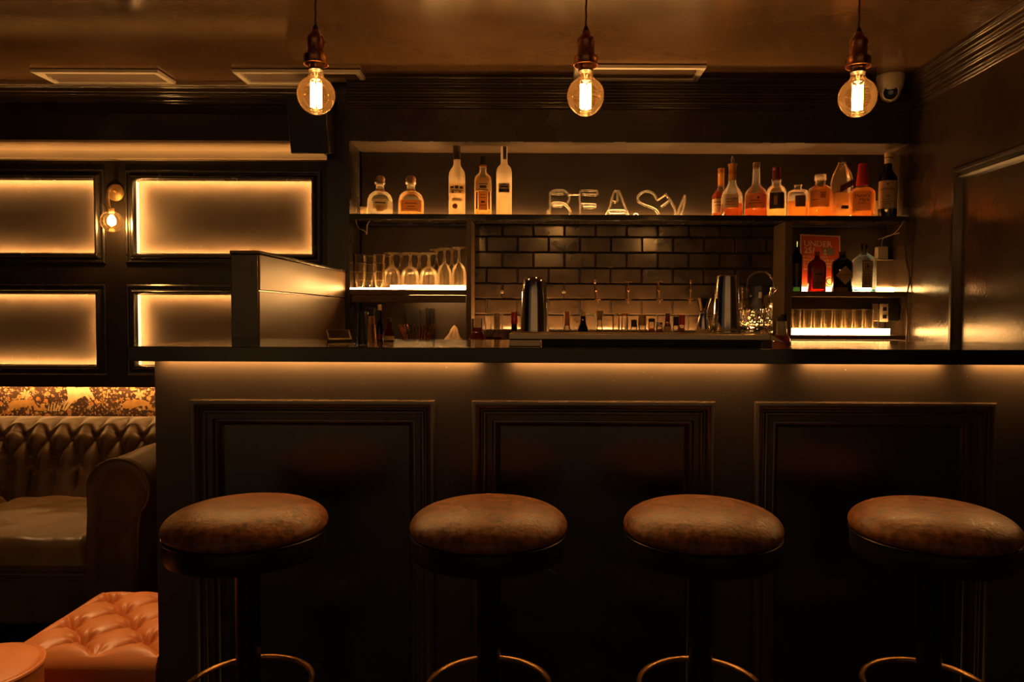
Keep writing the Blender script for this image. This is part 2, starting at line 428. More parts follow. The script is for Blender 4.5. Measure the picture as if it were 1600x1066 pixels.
# wallpaper strip below the panelling
m = MB(); WY = Y_WALL + .07
m.box(XFAR, X_PIL1, WY, WY + .05, .0, Z_WB + .0135)
def blob(pts, mi, Y=WY - .0008, sx=1, sy=1):
    vs = [P(x, y, Y) for x, y in pts]
    m.add(vs + [v + Vector((0, .0007, 0)) for v in vs], [tuple(range(len(vs)))], mi)
def wp(pts, dx=0, dy=0): return [((x / 6.4) + dx, (y / 6.4) + 595 + dy) for x, y in pts]
horse = [(665, 60), (690, 55), (745, 60), (760, 75), (800, 68), (890, 62), (900, 105), (925, 130), (950, 190), (925, 195), (905, 155), (875, 135), (885, 160), (905, 195), (890, 198), (850, 150), (780, 185), (730, 205), (690, 260), (660, 300), (640, 298), (690, 205), (660, 235), (640, 290), (620, 290), (640, 240), (680, 180), (675, 130)]
fox = [(85, 230), (120, 205), (160, 195), (220, 190), (290, 190), (340, 210), (370, 250), (390, 275), (420, 262), (455, 270), (475, 290), (430, 302), (385, 302), (345, 290), (330, 250), (310, 255), (320, 295), (300, 290), (285, 250), (230, 262), (190, 275), (150, 300), (155, 275), (110, 280), (85, 260)]
for d in (-178, 0, 178): blob(wp(fox, d), 2)
for d in (-178, 0, 178): blob(wp(horse, d), 1)
def leafsprig(cx, cy, n, r, mi):
    for k in range(n):
        a = 2 * PI * k / n + .3
        c, s_ = math.cos(a), math.sin(a)
        blob([(cx, cy), (cx + r * .6 * c - r * .22 * s_, cy + r * .6 * s_ + r * .22 * c), (cx + r * c, cy + r * s_), (cx + r * .6 * c + r * .22 * s_, cy + r * .6 * s_ - r * .22 * c)], mi)
for d in (-178, 0, 178):
    leafsprig(40 + d, 616, 6, 9, 1); leafsprig(218 + d, 617, 6, 9, 1)
    leafsprig(58 + d, 649, 5, 6, 2); leafsprig(100 + d, 630, 5, 5, 1); leafsprig(160 + d, 628, 5, 6, 2); leafsprig(185 + d, 645, 5, 5, 2); leafsprig(12 + d, 625, 5, 5, 2); leafsprig(140 + d, 636, 6, 4, 1); leafsprig(200 + d, 626, 5, 5, 2)
    for k in range(5): blob([(74 + 4 * k + d, 642), (77 + 5 * k + d, 630 - k % 2 * 3), (77 + 4 * k + d, 643)], 1)
struct(m.build('wall_lower', [wallpaper, wpcream, wptan], smooth=False, fix=False))
o = MB().box(XFAR + .05, X_PIL1 - .55, Y_WALL + .020, Y_WALL + .034, Z_WB + .006, Z_WB + .0138).build('wallpaper_light_strip', LEDW, None, False)
tag(o, 'warm light strip under the panelling shining on the wallpaper', 'light strip')

# lit cove ledge above the panels
zc0, zc1, zcm = oz(252), oz(229), oz(238)
m = MB()
m.prism([(Y_WALL, zc1 + .012), (Y_WALL - .075, zc1 + .012), (Y_WALL - .075, zc1), (Y_WALL - .070, zc1), (Y_WALL - .070, zc1 + .008), (Y_WALL - .015, zc1 + .008), (Y_WALL - .022, zcm + .003), (Y_WALL - .030, zcm), (Y_WALL - .034, zc0 + .006), (Y_WALL - .046, zc0), (Y_WALL, zc0)], XFAR, X_PIL0 + .02, 'x')
struct(m.build('trim_5', covewood, smooth=True, angle=30))
o = MB().box(XFAR + .02, X_PIL0, Y_WALL - .067, Y_WALL - .060, zc1 + .0045, zc1 + .0075).build('cove_light_strip', LEDC, None, False)
tag(o, 'hidden warm light strip along the long pale cove ledge', 'light strip')
def beads(p0, p1, n, r):
    # a run of half-round beads and hollows from p0 to p1 (profile coordinates)
    p0, p1 = Vector(p0), Vector(p1); d = (p1 - p0) / n; t = d.normalized(); nn = Vector((t.y, -t.x)); out = []
    if nn.x > 0: nn = -nn
    for k in range(n):
        a = p0 + d * k
        for i in range(6):
            f = i / 6
            out.append(tuple(a + d * f + nn * (r * math.sin(PI * f) if k % 3 != 1 else -r * .5 * math.sin(PI * f))))
    return out + [tuple(p1)]
# crown moulding of the panelled wall
zc = lambda y: P(250, y, Y_WALL).z
cr = [(Y_WALL, CEIL), (Y_WALL - .165, CEIL), (Y_WALL - .165, CEIL - .008)] + beads((Y_WALL - .163, CEIL - .010), (Y_WALL - .012, CEIL - .092), 9, .007) + [(Y_WALL - .008, CEIL - .106), (Y_WALL, CEIL - .11)]
struct(MB().prism(cr, XFAR, X_PIL0, 'x').build('trim_6', crownp, angle=50))

struct(MB().box(XFAR, X_PIL0, Y_WALL - .175, Y_WALL - .1655, CEIL - .020, CEIL - .0005).build('trim_10', covewood, smooth=False))
# pilaster, bulkhead, its moulding, niche
struct(MB().box(X_PIL0, X_PIL1, Y_BACK, 3.9, 0, CEIL).build('wall_pilaster', black, smooth=False))
struct(MB().box(X_PIL1, XR, Y_BACK, 3.9, Z_SOF, CEIL).build('wall_bulkhead', surf('soffit_paint', (.055, .036, .022), .42, var=.2, scale=5), smooth=False))
struct(MB().box(X_PIL1, XR, Y_NICHE, 3.9, Z_SHB, Z_SOF - .001).build('wall_niche', surf('dark_niche_paint', (.022, .015, .010), .4, var=.3, scale=4, bump=.05), smooth=False))
struct(MB().box(X_PIL1 - .002, XR, Y_BACK - .012, Y_BACK, Z_SOF - .001, CEIL).build('wall_fascia', black, smooth=False))
yb = Y_BACK - .012
cr = [(yb, CEIL), (yb - .034, CEIL), (yb - .034, CEIL - .006)] + beads((yb - .032, CEIL - .008), (yb - .006, CEIL - .128), 9, .006) + [(yb - .004, CEIL - .136), (yb, CEIL - .138)]
struct(MB().prism(cr, X_PIL1, XR, 'x').build('trim_7', crownp, angle=50))
# crown moulding of the glossy side wall
cr = [(XR, CEIL), (XR - .078, CEIL), (XR - .078, CEIL - .006)] + beads((XR - .076, CEIL - .008), (XR - .006, CEIL - .122), 10, .006) + [(XR - .004, CEIL - .128), (XR, CEIL - .130)]
struct(MB().prism(cr, .2, Y_BACK - .012, 'y').build('trim_8', crownp, angle=50))
# panel moulding of the side wall
p = PX(1497, 262, XR)
pr = [(0, 0), (0, .016), (.008, .024), (.020, .022), (.026, .012), (.034, .014), (.044, .022), (.052, .014), (.058, .002), (.062, -.001)]
m = MB().frame(.5, p.y + .01, .25, p.z, pr, axis='x', at=XR)
struct(m.build('trim_9', surf('dull_black_moulding', (.016, .011, .008), .34, spec=.35, rvar=.04), angle=25))

# tiled wall between the two shelf units
XT0, XT1 = P(738, 440, Y_BACK).x, P(1236, 440, Y_BACK).x
m = MB(); m.box(XT0 - .02, XT1 + .02, Y_TILE, 3.78, .5, Z_SHB, 1)
tw, th, g = .1545, .0772, .004
zj = P(845, 394.5, Y_TILE).z
rows = range(-8, 4)
for k in rows:
    z0 = zj + k * th; off = P(809 if k % 2 == 0 else 785, 380, Y_TILE).x
    x = off - tw * 6
    while x < XT1 + .1:
        a, b = max(x + g / 2, XT0 - .01), min(x + tw - g / 2, XT1 + .01)
        if b - a > .01 and z0 + th < Z_SHB + .05 and z0 > .5:
            q = Vector((random.gauss(0, .012), random.gauss(0, .018)))
            z1 = min(z0 + th - g / 2, Z_SHB - .001)
            yy = lambda X, Z: Y_TILE - .007 + q[0] * (X - (a + b) / 2) * .6 + q[1] * (Z - z0 - th / 2)
            e = .004
            vs = [(a, Y_TILE, z0 + g / 2), (b, Y_TILE, z0 + g / 2), (b, Y_TILE, z1), (a, Y_TILE, z1)]
            vs += [(X, yy(X, Z), Z) for X, Z in ((a + e, z0 + g / 2 + e), (b - e, z0 + g / 2 + e), (b - e, z1 - e), (a + e, z1 - e))]
            m.add(vs, [(4, 5, 6, 7), (0, 1, 5, 4), (1, 2, 6, 5), (2, 3, 7, 6), (3, 0, 4, 7)])
        x += tw
struct(m.build('wall_tiles', [tilem, grout], smooth=False))

# ceiling vents
def vent(px0, px1):
    y0 = PZ((px0 + px1) / 2, 107, CEIL).y; y1 = PZ((px0 + px1) / 2, 127, CEIL).y
    x0, x1 = PZ(px0, 107, CEIL).x, PZ(px1, 107, CEIL).x
    return x0, x1, y0, y1
vl = ['white slotted ceiling vent nearest the wall lamp', 'white slotted ceiling vent partly behind the bulb above the partition', 'white slotted ceiling vent partly behind the middle hanging bulb']
proto = None
for i, (a, b) in enumerate([(46, 235), (361, 551), (897, 1095)]):
    x0, x1, y0, y1 = vent(a, b)
    if i == 2: y0, y1 = PZ(1000, 100, CEIL).y, PZ(1000, 120.5, CEIL).y
    w, d = .58, .19
    loc = (x0, y0, CEIL - .004)
    if proto is None:
        r = proto = thing('ceiling_vent', vl[0], 'vent', loc, 'ceiling vents')
        fr = [(0, 0), (.004, .012), (.026, .012), (.032, .006), (.036, -.002)]
        m = MB(); vs = []
        for dd, h in fr:
            for (x, y) in ((dd, dd), (w - dd, dd), (w - dd, d - dd), (dd, d - dd)): vs.append((x, y, -h))
        fs = [(k * 4 + q, k * 4 + (q + 1) % 4, (k + 1) * 4 + (q + 1) % 4, (k + 1) * 4 + q) for k in range(len(fr) - 1) for q in range(4)]
        m.add(vs, fs).build('vent_frame', ventpaint, r, angle=25)
        MB().box(.03, w - .03, .03, d - .03, .000, .003).build('backing', blackplastic, r, False)  # black sheet in place of a shaded recess
        for k in range(3):
            yy = .055 + k * .035
            MB().add([(.034, yy, -.002), (w - .034, yy, -.002), (w - .034, yy + .024, -.010), (.034, yy + .024, -.010), (.034, yy, .0), (w - .034, yy, .0), (w - .034, yy + .024, -.008), (.034, yy + .024, -.008)],
                     [(0, 1, 2, 3), (4, 7, 6, 5), (0, 4, 5, 1), (2, 6, 7, 3), (1, 5, 6, 2), (0, 3, 7, 4)]).build('slat', ventdark, r, False)
    else: copy_tree(proto, loc, vl[i])

# ------------------------------------------------------------------ bar
bar = thing('bar_counter', 'long dark panelled bar front with framed panels behind the four stools', 'bar counter', (X_BARL, Y_BODY, 0))
ZT = Z_NOSEB + .005
HT = Z_TOP - ZT
L = XR - X_BARL - .004
m = MB()
zp1 = P(500, 624, Y_BODY).z; zp0 = .20
pan = [(300, 680), (738, 1116), (1178, 1553), (1616, 1990)]
pxs = [(P(a, 626, Y_BODY).x - X_BARL, min(P(b, 626, Y_BODY).x - X_BARL, L - .06)) for a, b in pan]
e = .052                      # openings sit inside the mouldings
edges = [0] + [v for a, b in pxs for v in (a + e, b - e)] + [L]
for i in range(0, len(edges), 2): m.box(edges[i], edges[i + 1], 0, .03, 0, ZT - .001)
for a, b in pxs:
    m.box(a + e, b - e, 0, .03, zp1 - e, ZT - .001); m.box(a + e, b - e, 0, .03, 0, zp0 + e)
m.box(0, .03, .03, Y_REAR - Y_BODY - .05, 0, ZT - .001)
m.build('front_board', barpaint, bar, smooth=False)
BP = [(0, -.001), (0, .012), (.003, .016), (.014, .018), (.019, .012), (.021, .002), (.030, .004), (.038, -.002), (.043, -.012), (.046, -.014), (.060, -.010), (.068, -.018), (.072, -.026)]
BP = BP[:3] + [tuple(p_[:2]) for p_ in smooth_path([Vector((a_, b_, 0)) for a_, b_ in [(.003, .016), (.012, .0165), (.020, .012), (.022, .004), (.025, .001), (.031, .006), (.037, .004), (.040, -.006), (.044, -.014), (.050, -.012), (.057, -.009), (.063, -.012), (.067, -.020), (.072, -.026)]], 5)]
for a, b in pxs:
    f = MB().frame(a, b, zp0, zp1, BP, at=0).build('panel_moulding', mouldp, bar, angle=50)
    MB().box(a + .06, b - .06, .026, .034, zp0 + .06, zp1 - .06).build('panel', lacquer if False else black, bar, smooth=False)
q = P(857, 890, Y_BODY + .02); q0, q1 = P(845, 882, Y_BODY + .024), P(870, 898, Y_BODY + .024)
MB().tube([q0 - bar.location, q1 - bar.location], .0012, 6).build('scratch', covewood, bar)
gaps = [(-1, 745), (800, 1205), (1268, 1490), (1540, 1935)]
for a, b in gaps:
    x0 = (P(a, 575, Y_NOSE).x if a > 0 else X_BARL + .02) - X_BARL; x1 = min(P(b, 575, Y_NOSE).x - X_BARL, L - .02)
    MB().box(x0, x1, -.020, -.010, Z_NOSEB + .0002, ZT - .0003).build('light_strip', LEDB, bar, False)
t = thing('countertop', 'polished black countertop running the whole length of the bar', 'countertop', (X_TOPL, Y_NOSE, ZT))
WT = XR - X_TOPL - .002
MB().box(0, WT, .0112, Y_REAR - Y_NOSE, .0, HT).build('slab', lacquer, t, bevel=.002)
MB().box(0, WT, 0, .011, Z_NOSEB - ZT, HT).build('nosing', lacquer, t, bevel=.002)

# ------------------------------------------------------------------ partition board closing the bar
XPR = P(405, 450, Y_REAR + .01).x
zpt = P(385, 391.5, Y_REAR + .01).z; zseam = P(410, 454.5, Y_REAR + .01).z
XPL = P(360, 450, Y_REAR + .01).x
t = thing('partition', 'upright dark timber partition end standing on the bar beside the glasses', 'partition', (XPR, Y_REAR + .012, 0))
w = XPR - XPL; dp = Y_BACK - Y_REAR - .016
MB().box(-w, -.004, 0, dp, 0, zpt - .012).build('core', black, t, bevel=.003)
MB().box(-.004, 0.002, .002, dp, zseam + .002, zpt - .013).build('upper_board', oldwood, t, bevel=.002)
MB().box(-.004, 0, .002, dp, .02, zseam - .001).build('lower_board', oldwood, t, bevel=.002)
MB().box(-w - .002, .004, -.003, dp, zpt - .012, zpt).build('cap', black, t, bevel=.003)

# ------------------------------------------------------------------ back bar shelving
t = thing('back_shelf', 'long black shelf above the dark tiles carrying spirit bottles and sign', 'shelf', (X_PIL1, Y_BACK, Z_SHB))
WS = XR - X_PIL1 - .003
MB().box(.002, WS, 0.0, Y_NICHE - Y_BACK - .001, 0, Z_SH - Z_SHB - .004).build('board', black, t, bevel=.002)
MB().box(.002, WS, -.008, -.0005, -.002, Z_SH - Z_SHB).build('lip', lacquer, t, bevel=.002)
for a, b in ((572, 840), (850, 1095), (1105, 1395)):
    x0, x1 = P(a, 340, 3.72).x - X_PIL1, P(b, 340, 3.72).x - X_PIL1
    MB().box(x0, min(x1, WS), .222, .236, Z_SH - Z_SHB - .003, Z_SH - Z_SHB + .007).build('light_strip', LEDU, t, False)

ZB = Z_TOP - .075                                        # top of the low cabinets
def unit(name, label, px0, px1, shelves, posts, extra=None):
    x0, x1 = P(px0, 450, Y_BACK).x, P(px1, 450, Y_BACK).x
    t = thing(name, label, 'shelf unit', (x0, Y_BACK, 0)); w = x1 - x0
    d = Y_NICHE - Y_BACK
    MB().box(.0, w, d - .012, d, ZB, Z_SHB - .002).build('back_panel', surf('dark_cabinet_lining', (.035, .024, .016), .4, var=.3, scale=5), t, False)
    MB().box(0, w, .0, d - .013, .08, ZB).build('cupboard', lacquer, t, bevel=.003)
    for (a, b) in posts: MB().box(P(a, 450, Y_BACK).x - x0, P(b, 450, Y_BACK).x - x0, .0, d - .013, ZB + .001, Z_SHB - .002).build('post', shelfwood, t, bevel=.002)
    for (ya, yb_) in shelves:
        a, b = posts[0][1] if posts[0][0] < (px0 + px1) / 2 else px0, posts[-1][0] if posts[-1][0] > (px0 + px1) / 2 else px1
        za, zb = P((px0 + px1) / 2, ya, Y_BACK).z, P((px0 + px1) / 2, yb_, Y_BACK).z
        MB().box(P(a, 450, Y_BACK).x - x0 + .001, P(b, 450, Y_BACK).x - x0 - .001, .002, d - .013, zb, za).build('shelf', shelfwood, t, bevel=.002)
    return t, x0
ul, ulx = unit('shelf_unit', 'open shelf unit holding stem glasses beside the partition', 546.5, 737, [(452.5, 461)], [(728.5, 736.5)])
def strip(t, x0, a, b, Y0, Y1, z0, z1, mat=LED):
    MB().box(P(a, 450, Y0).x - x0, P(b, 450, Y0).x - x0, Y0 - Y_BACK, Y1 - Y_BACK, z0, z1).build('light_strip', mat, t, False)
zG = P(640, 452.5, Y_BACK).z
strip(ul, ulx, 610, 727, 3.535, 3.541, zG + .001, zG + .021)
strip(ul, ulx, 550, 609, 3.535, 3.541, zG + .001, zG + .008)
strip(ul, ulx, 640, 726, 3.526, 3.532, zG - .036, zG - .028, LEDS)
MB().box(P(549, 450, Y_BACK).x - ulx, P(727.5, 450, Y_BACK).x - ulx, .003, .012, zG - .062, zG - .0270).build('apron', shelfwood, ul, bevel=.002)
ur, urx = unit('shelf_unit', 'open shelf unit with poster and tumblers beside the glossy side wall', 1225, 1418, [(455.5, 464), (524, 531)], [(1225.5, 1237)])
zS2, zS3 = P(1320, 455.5, Y_BACK).z, P(1320, 524, Y_BACK).z
strip(ur, urx, 1240, 1412, 3.637, 3.642, zS2 + .001, zS2 + .025, LEDR)
strip(ur, urx, 1238.5, 1392, 3.535, 3.541, zS3 + .001, zS3 + .031, LEDR)
z0 = P(1320, 538.5, 3.52).z
strip(ur, urx, 1238.5, 1414, 3.515, 3.522, P(1320, 540, 3.52).z, P(1320, 537, 3.52).z, LEDR)

# bottle well and light ledge in front of the tiles
t = thing('bottle_well', 'low dark back counter with lit ledge in front of the tiles', 'counter', (XT0, 3.16, 0))
ZW = .98; ww = P(1225, 450, Y_BACK).x - XT0 - .002
MB().box(.002, ww, 0, .49, .0, ZW).build('counter_body', lacquer, t, bevel=.003)
zl = P(950, 519.5, 3.58).z
MB().box(.002, ww, .42, .49, ZW + .001, zl).box(.002, ww, .42, .426, zl, zl + .011).build('ledge', shelfwood, t, bevel=.001)
MB().box(.02, P(1095, 500, 3.6).x - XT0, .430, .436, zl + .001, zl + .008).build('light_strip', LEDL, t, False)

# ------------------------------------------------------------------ stools
def make_stool(loc, label):
    r = thing('bar_stool', label, 'stool', loc, 'bar stools in front of the bar')
    zr = P(764, 822, 1.58).z                       # height of the cushion's widest edge
    rs = 123.5 * 1.58 / F
    pf = [(rs * .96, zr - .010), (rs * .99, zr - .004), (rs, zr + .003)]
    for k in range(1, 13):
        a = k / 12 * PI / 2
        pf.append((rs * (math.cos(a) ** .62) if k < 12 else .0005, zr + .003 + .047 * math.sin(a) ** 1.0))
    MB().lathe([(rs * .9, zr - .012)] + pf, 64).build('cushion', seatleather, r, angle=60)
    MB().lathe([(rs * .955, zr - .058), (rs * .975, zr - .052), (rs * .975, zr - .014), (rs * .96, zr - .012)], 64).build('seat_band', blackplastic, r)
    MB().tube([(rs * .985 * math.cos(a), rs * .985 * math.sin(a), zr - .012) for a in [2 * PI * k / 64 for k in range(64)]], .0022, 6, True).build('rim_trim', darkmetal, r)
    zf = P(764, 1072, 1.58).z; rf = 96.5 * 1.58 / F
    MB().lathe([(.09, zr - .060), (.05, zr - .075), (.031, zr - .095), (.0255, zr - .11), (.0255, .025)], 32).build('column', darkmetal, r)
    MB().tube([(rf * math.cos(a), rf * math.sin(a), zf) for a in [2 * PI * k / 64 for k in range(64)]], .0065, 10, True).build('footrest', brass, r)
    for s_ in (-1, 1):
        MB().tube([(.024, s_ * .0, zf), (rf, 0, zf)] if s_ > 0 else [(-.024, 0, zf), (-rf, 0, zf)], .005, 8).build('spoke', darkmetal, r)
    MB().lathe([(.20, 0), (.20, .010), (.17, .018), (.06, .03), (.028, .04)], 48).build('base', darkmetal, r)
    return r
sl = ['round tan leather bar stool beside the orange ottoman at the bar end', 'round tan leather bar stool second along from the sofa end', 'round tan leather bar stool third along from the sofa end', 'round tan leather bar stool nearest the glossy side wall']
st = None
for (px, py), lb in zip([(386, 828), (764, 822), (1097, 826), (1456, 831)], sl):
    q = P(px, py, 1.58); loc = (q.x, 1.58, 0)
    if st is None: st = make_stool(loc, lb)
    else: copy_tree(st, loc, lb)

# ------------------------------------------------------------------ pendant bulbs
def make_pendant(px, label, Y=1.86, dy=0):
    s = Y / F; z = lambda y: P(px, y, Y).z
    zc_ = z(148)
    r = thing('pendant_lamp', label, 'pendant lamp', (P(px, 148, Y).x, Y, zc_), 'pendant lamps over the bar')
    Z = lambda y: (148 - y) * s
    m = MB()
    pts = []
    n = 60; top = CEIL - zc_ - .002
    for k in range(n + 1): pts.append((.0006 * math.cos(k * 1.2), .0006 * math.sin(k * 1.2), Z(46) + (top - Z(46)) * k / n))
    m.tube(pts, .0024, 8).build('cord', cordm, r)
    MB().lathe([(.04, top - .02), (.045, top - .006), (.045, top)], 24).build('ceiling_rose', copper, r)
    MB().lathe([(4.2 * s, Z(55)), (4.2 * s, Z(47)), (3 * s, Z(43)), (2 * s, Z(42))], 20).build('cord_grip', blackplastic, r)
    MB().lathe([(13.2 * s, Z(88)), (13.8 * s, Z(84)), (12.6 * s, Z(82)), (13.2 * s, Z(76)), (12.6 * s, Z(70)), (14 * s, Z(66)), (13.6 * s, Z(62)), (9 * s, Z(57)), (6.5 * s, Z(54)), (6 * s, Z(50)), (4.4 * s, Z(49.5))], 40).build('socket', copper, r)
    MB().lathe([(16 * s, Z(88)), (18.6 * s, Z(89)), (18.8 * s, Z(94)), (18.4 * s, Z(95)), (18.8 * s, Z(102)), (18.2 * s, Z(102.5)), (17.6 * s, Z(102)), (17.4 * s, Z(92)), (12 * s, Z(91))], 40, caps=False).build('socket_ring', copper, r)
    MB().lathe([(11 * s, Z(111)), (11.6 * s, Z(109)), (11 * s, Z(107)), (11.6 * s, Z(105)), (11 * s, Z(103)), (11.6 * s, Z(100)), (11 * s, Z(90))], 32).build('bulb_base', darkmetal, r)
    rg = 28.7 * s; pf = []
    for k in range(0, 20):
        a = -PI / 2 + k / 19 * R(160); rr = rg * math.cos(a)
        zz = rg * math.sin(a)
        if a > 0 and rr < 11.5 * s: break
        pf.append((max(rr, .0004), zz * (1.06 if a < 0 else 1.0)))
    pf += [(11.2 * s, Z(119)), (10.6 * s, Z(112))]
    MB().lathe(pf, 40, caps=False).build('bulb', bulbglass, r, angle=80)
    MB().lathe([(1.2 * s, Z(128)), (1.8 * s, Z(122)), (4 * s, Z(113))], 16).build('stem', glass, r)
    for k in range(6):
        a = 2 * PI * k / 6 + .2
        x, y = 6.6 * s * math.cos(a), 6.6 * s * math.sin(a)
        MB().tube([(x, y, Z(167)), (x, y, Z(131))], .0031, 8).build('filament', FIL, r)
    return r
pl = ['round glowing filament bulb hanging before the ceiling speaker', 'round glowing filament bulb hanging over the middle of the bar', 'round glowing filament bulb hanging beside the white ceiling camera']
p0 = make_pendant(494, pl[0])
for px, py, lb in ((915, 150, pl[1]), (1340, 146, pl[2])):
    q = P(px, py, 1.86); copy_tree(p0, (q.x, 1.86, p0.location.z), lb)

# ================================================================== things on the shelves
ZSB = Z_SH - .0035
def rad(r, a, n): 
    c, s_ = abs(math.cos(a)), abs(math.sin(a))
    return r if n == 2 else r / (c ** n + s_ ** n) ** (1 / n)
class Bottle:
    def __init__(s, name, label, cx, Y, zb, prof, mat, n=2.0, ay=1.0, liq=None, group='spirit bottles on the top shelf', cat='bottle', yref=330, flute=None):
        s.k = Y / F; s.cx, s.Y, s.zb, s.n, s.ay = cx, Y, zb, n, ay
        s.root = thing(name, label, cat, (P(cx, yref, Y).x, Y, zb), group)
        if n < 3: s.root.rotation_euler.z = -math.atan2(s.root.location.x, Y)
        pf = [(r * s.k, max(.0, s.z(y))) for r, y in prof]
        pf[0] = (pf[0][0], 0.0006)
        s.pf = pf
        MB().lathe([(pf[0][0] * .9, .0002)] + pf, 40 if n == 2 else 56, n=n, ay=ay, caps=True, flute=flute).build('bottle_body' if cat == 'bottle' else 'body', mat, s.root, angle=50)
        if liq:
            lv, lm = liq; zl_ = s.z(lv); q = []
            for i, (r, z) in enumerate(pf):
                if z >= zl_:
                    if i: 
                        r0, z0 = pf[i - 1]; t = (zl_ - z0) / max(1e-6, z - z0); q.append((r0 + (r - r0) * t, zl_))
                    break
                q.append((r, z))
            q = [(max(r - .0022, .001), z) for r, z in q]; q[0] = (q[0][0], .005)
            MB().lathe(q, 40 if n == 2 else 56, n=n, ay=ay).build('liquid', lm, s.root, angle=50)
    def z(s, y): return P(s.cx, y, s.Y).z - s.zb
    def lab(s, rpx, y0, y1, half, mat, th=0.0, name='label', out=.0006, prints=()):
        """a wrapped paper label: half = half its width in px; th = turn round the bottle in degrees; prints = ink bars (x0,x1,y0,y1) in px"""
        r = rpx * s.k; m = MB()
        def patch(h0, h1, ya, yb, o, mi):
            rows = []
            for y in (ya, yb):
                row = []
                for i in range(15):
                    x = (h0 + (h1 - h0) * i / 14) * s.k
                    if s.n > 2.2:
                        row.append((x, -(r * s.ay) * (1 - abs(min(.999, abs(x / r))) ** s.n) ** (1 / s.n) - o, s.z(y)))
                    else:
                        a = math.asin(max(-.985, min(.985, x / r))) + R(th)
                        row.append(((r + o) * math.sin(a), -(r + o) * math.cos(a) * s.ay, s.z(y)))
                rows.append(row)
            m.grid(rows, mi)
        patch(-half, half, y0, y1, out, 0)
        for (a, b, c, d) in prints: patch(a, b, c, d, out + .0004, 1)
        return m.build(name, [mat, inkm], s.root, fix=False)
    def ring(s, prof, mat, name='cap', seg=32, n=2.0, flute=None):
        return MB().lathe([(r * s.k, s.z(y)) for r, y in prof], seg, n=n, flute=flute).build(name, mat, s.root, angle=45)
    def text(s, body, size, mat, rpx, y, bold=0, flat=False, x=0, yy=None, name='lettering'):
        return wrap_text(name, body, size * s.k, mat, s.root, rpx * s.k + .0012, s.z(y), bold, flat, x * s.k, yy, s.n, s.ay)

YB = 3.60
# --- top shelf, sofa side
def squat(cx, label, liq, lab):
    b = Bottle('spirit_bottle', label, cx, YB, ZSB, [(19, 340), (19.6, 336), (19.6, 318), (19, 312), (17, 306), (13, 301.5), (8, 299), (6.2, 297), (6, 290), (6.4, 289), (8.4, 288), (8.4, 285.5), (6, 285)], glass, liq=liq, n=2.4)
    b.ring([(2, 287), (5, 286), (6.6, 284.5), (7.8, 281), (7.2, 277.5), (4.6, 275.2), (.5, 274.6)], cork, 'stopper')
    b.ring([(6.5, 299.2), (6.8, 297), (6.5, 296)], goldfoil, 'neck_ring')
    return b
b = squat(594, 'squat clear bottle with round cork stopper nearest the partition', (316, clearl), 0)
b.lab(19.8, 314, 329, 11, paper, 8, prints=[(-8, 8, 318.5, 320.5), (-6, 6, 323, 324)])
b.lab(19.8, 323, 333, 6, palepaper, 30, name='seal', out=.0012)
b = squat(642.3, 'squat clear bottle of pale gold spirit with amber label and round stopper', (315, paleamber), 0)
b.lab(19.8, 315, 333, 15, amberpaper, 6, prints=[(-9, 9, 320, 321.2), (-6, 6, 325, 326), (-10, 10, 329, 329.8)])
b = Bottle('spirit_bottle', 'tall frosted bottle with dark cap and flowery label', 714, YB, ZSB, [(12.4, 341), (12.8, 337), (12.8, 276), (12, 270), (9.5, 265), (6.6, 261), (5.4, 257), (5.2, 249)], frosted, liq=(287, frostl))
b.ring([(5.5, 250), (5.7, 240), (5.5, 239), (5.8, 238), (5.6, 232), (6, 231.5), (6, 228.5), (5, 227.6), (.3, 227.4)], darkpaper, 'cap')
b.lab(12.9, 291, 304, 11.6, paper, 0, prints=[(-10, -5, 293, 296), (-3, 2, 292, 297), (4, 9, 293, 297), (-9, 9, 299, 300), (-8, -5, 301, 303.5), (3, 6, 301, 303)])
b.lab(12.9, 311, 316, 8, paper, 0, prints=[(-6, 6, 312.5, 313.4)])
m = MB(); z = b.z(324); rr = 4 * b.k
m.lathe([(rr, 0), (rr, .0006), (rr * .8, .001), (.0003, .001)], 20)
o = m.build('seal', redink, b.root); o.rotation_euler = (R(90), 0, 0); o.location = (-3 * b.k, -12.95 * b.k, z)
b = Bottle('spirit_bottle', 'short-necked bottle of gold tequila between two frosted bottles', 754.5, YB, ZSB, [(12.6, 341), (13.3, 338), (13.3, 282), (12.4, 277), (9.5, 273.5), (6.4, 271), (5.6, 268), (5.4, 259)], glass, liq=(279, paleamber))
b.ring([(5.6, 261), (5.6, 258.5)], goldfoil, 'neck_ring')
b.ring([(5, 259), (4.8, 247), (4.3, 245), (.3, 244.6)], blackplastic, 'cap', flute=lambda a, z: 1 + .03 * math.cos(16 * a))
b.lab(13.4, 284, 300, 11.5, paper, 0, prints=[(-7, 7, 289, 290.2), (-5, 5, 292, 296), (-8, 8, 298, 299)])
b.lab(13.4, 301, 330, 6.5, amberpaper, 0, prints=[(-4, 4, 306, 307), (-4, 4, 310, 311), (-3, 3, 316, 319), (-5, 5, 322, 323)], name='strip_label')
b.lab(13.4, 302, 328, 1.6, darkpaper, -44, name='side_print'); b.lab(13.4, 302, 328, 1.6, darkpaper, 44, name='side_print')
b = Bottle('spirit_bottle', 'tall frosted bottle with long slim neck beside the glass letters', 787.5, YB, ZSB, [(11.6, 341), (12, 337), (12, 270), (11, 264), (8.6, 260), (6, 258), (5.2, 254), (5.2, 228)], frosted, liq=(307, frostl))
b.ring([(5.5, 229), (5.5, 224.5), (4.8, 223.8), (.3, 223.6)], steel, 'cap')
b.lab(5.3, 230, 250, 2.6, darkpaper, 12, name='neck_label')
b.lab(12.1, 288, 303, 8, darkpaper if False else brushed, 0, prints=[(-3, 3, 289, 291), (-5, 5, 292, 295), (-8, 8, 297, 302)])
q = P(569.5, 330, 3.69)
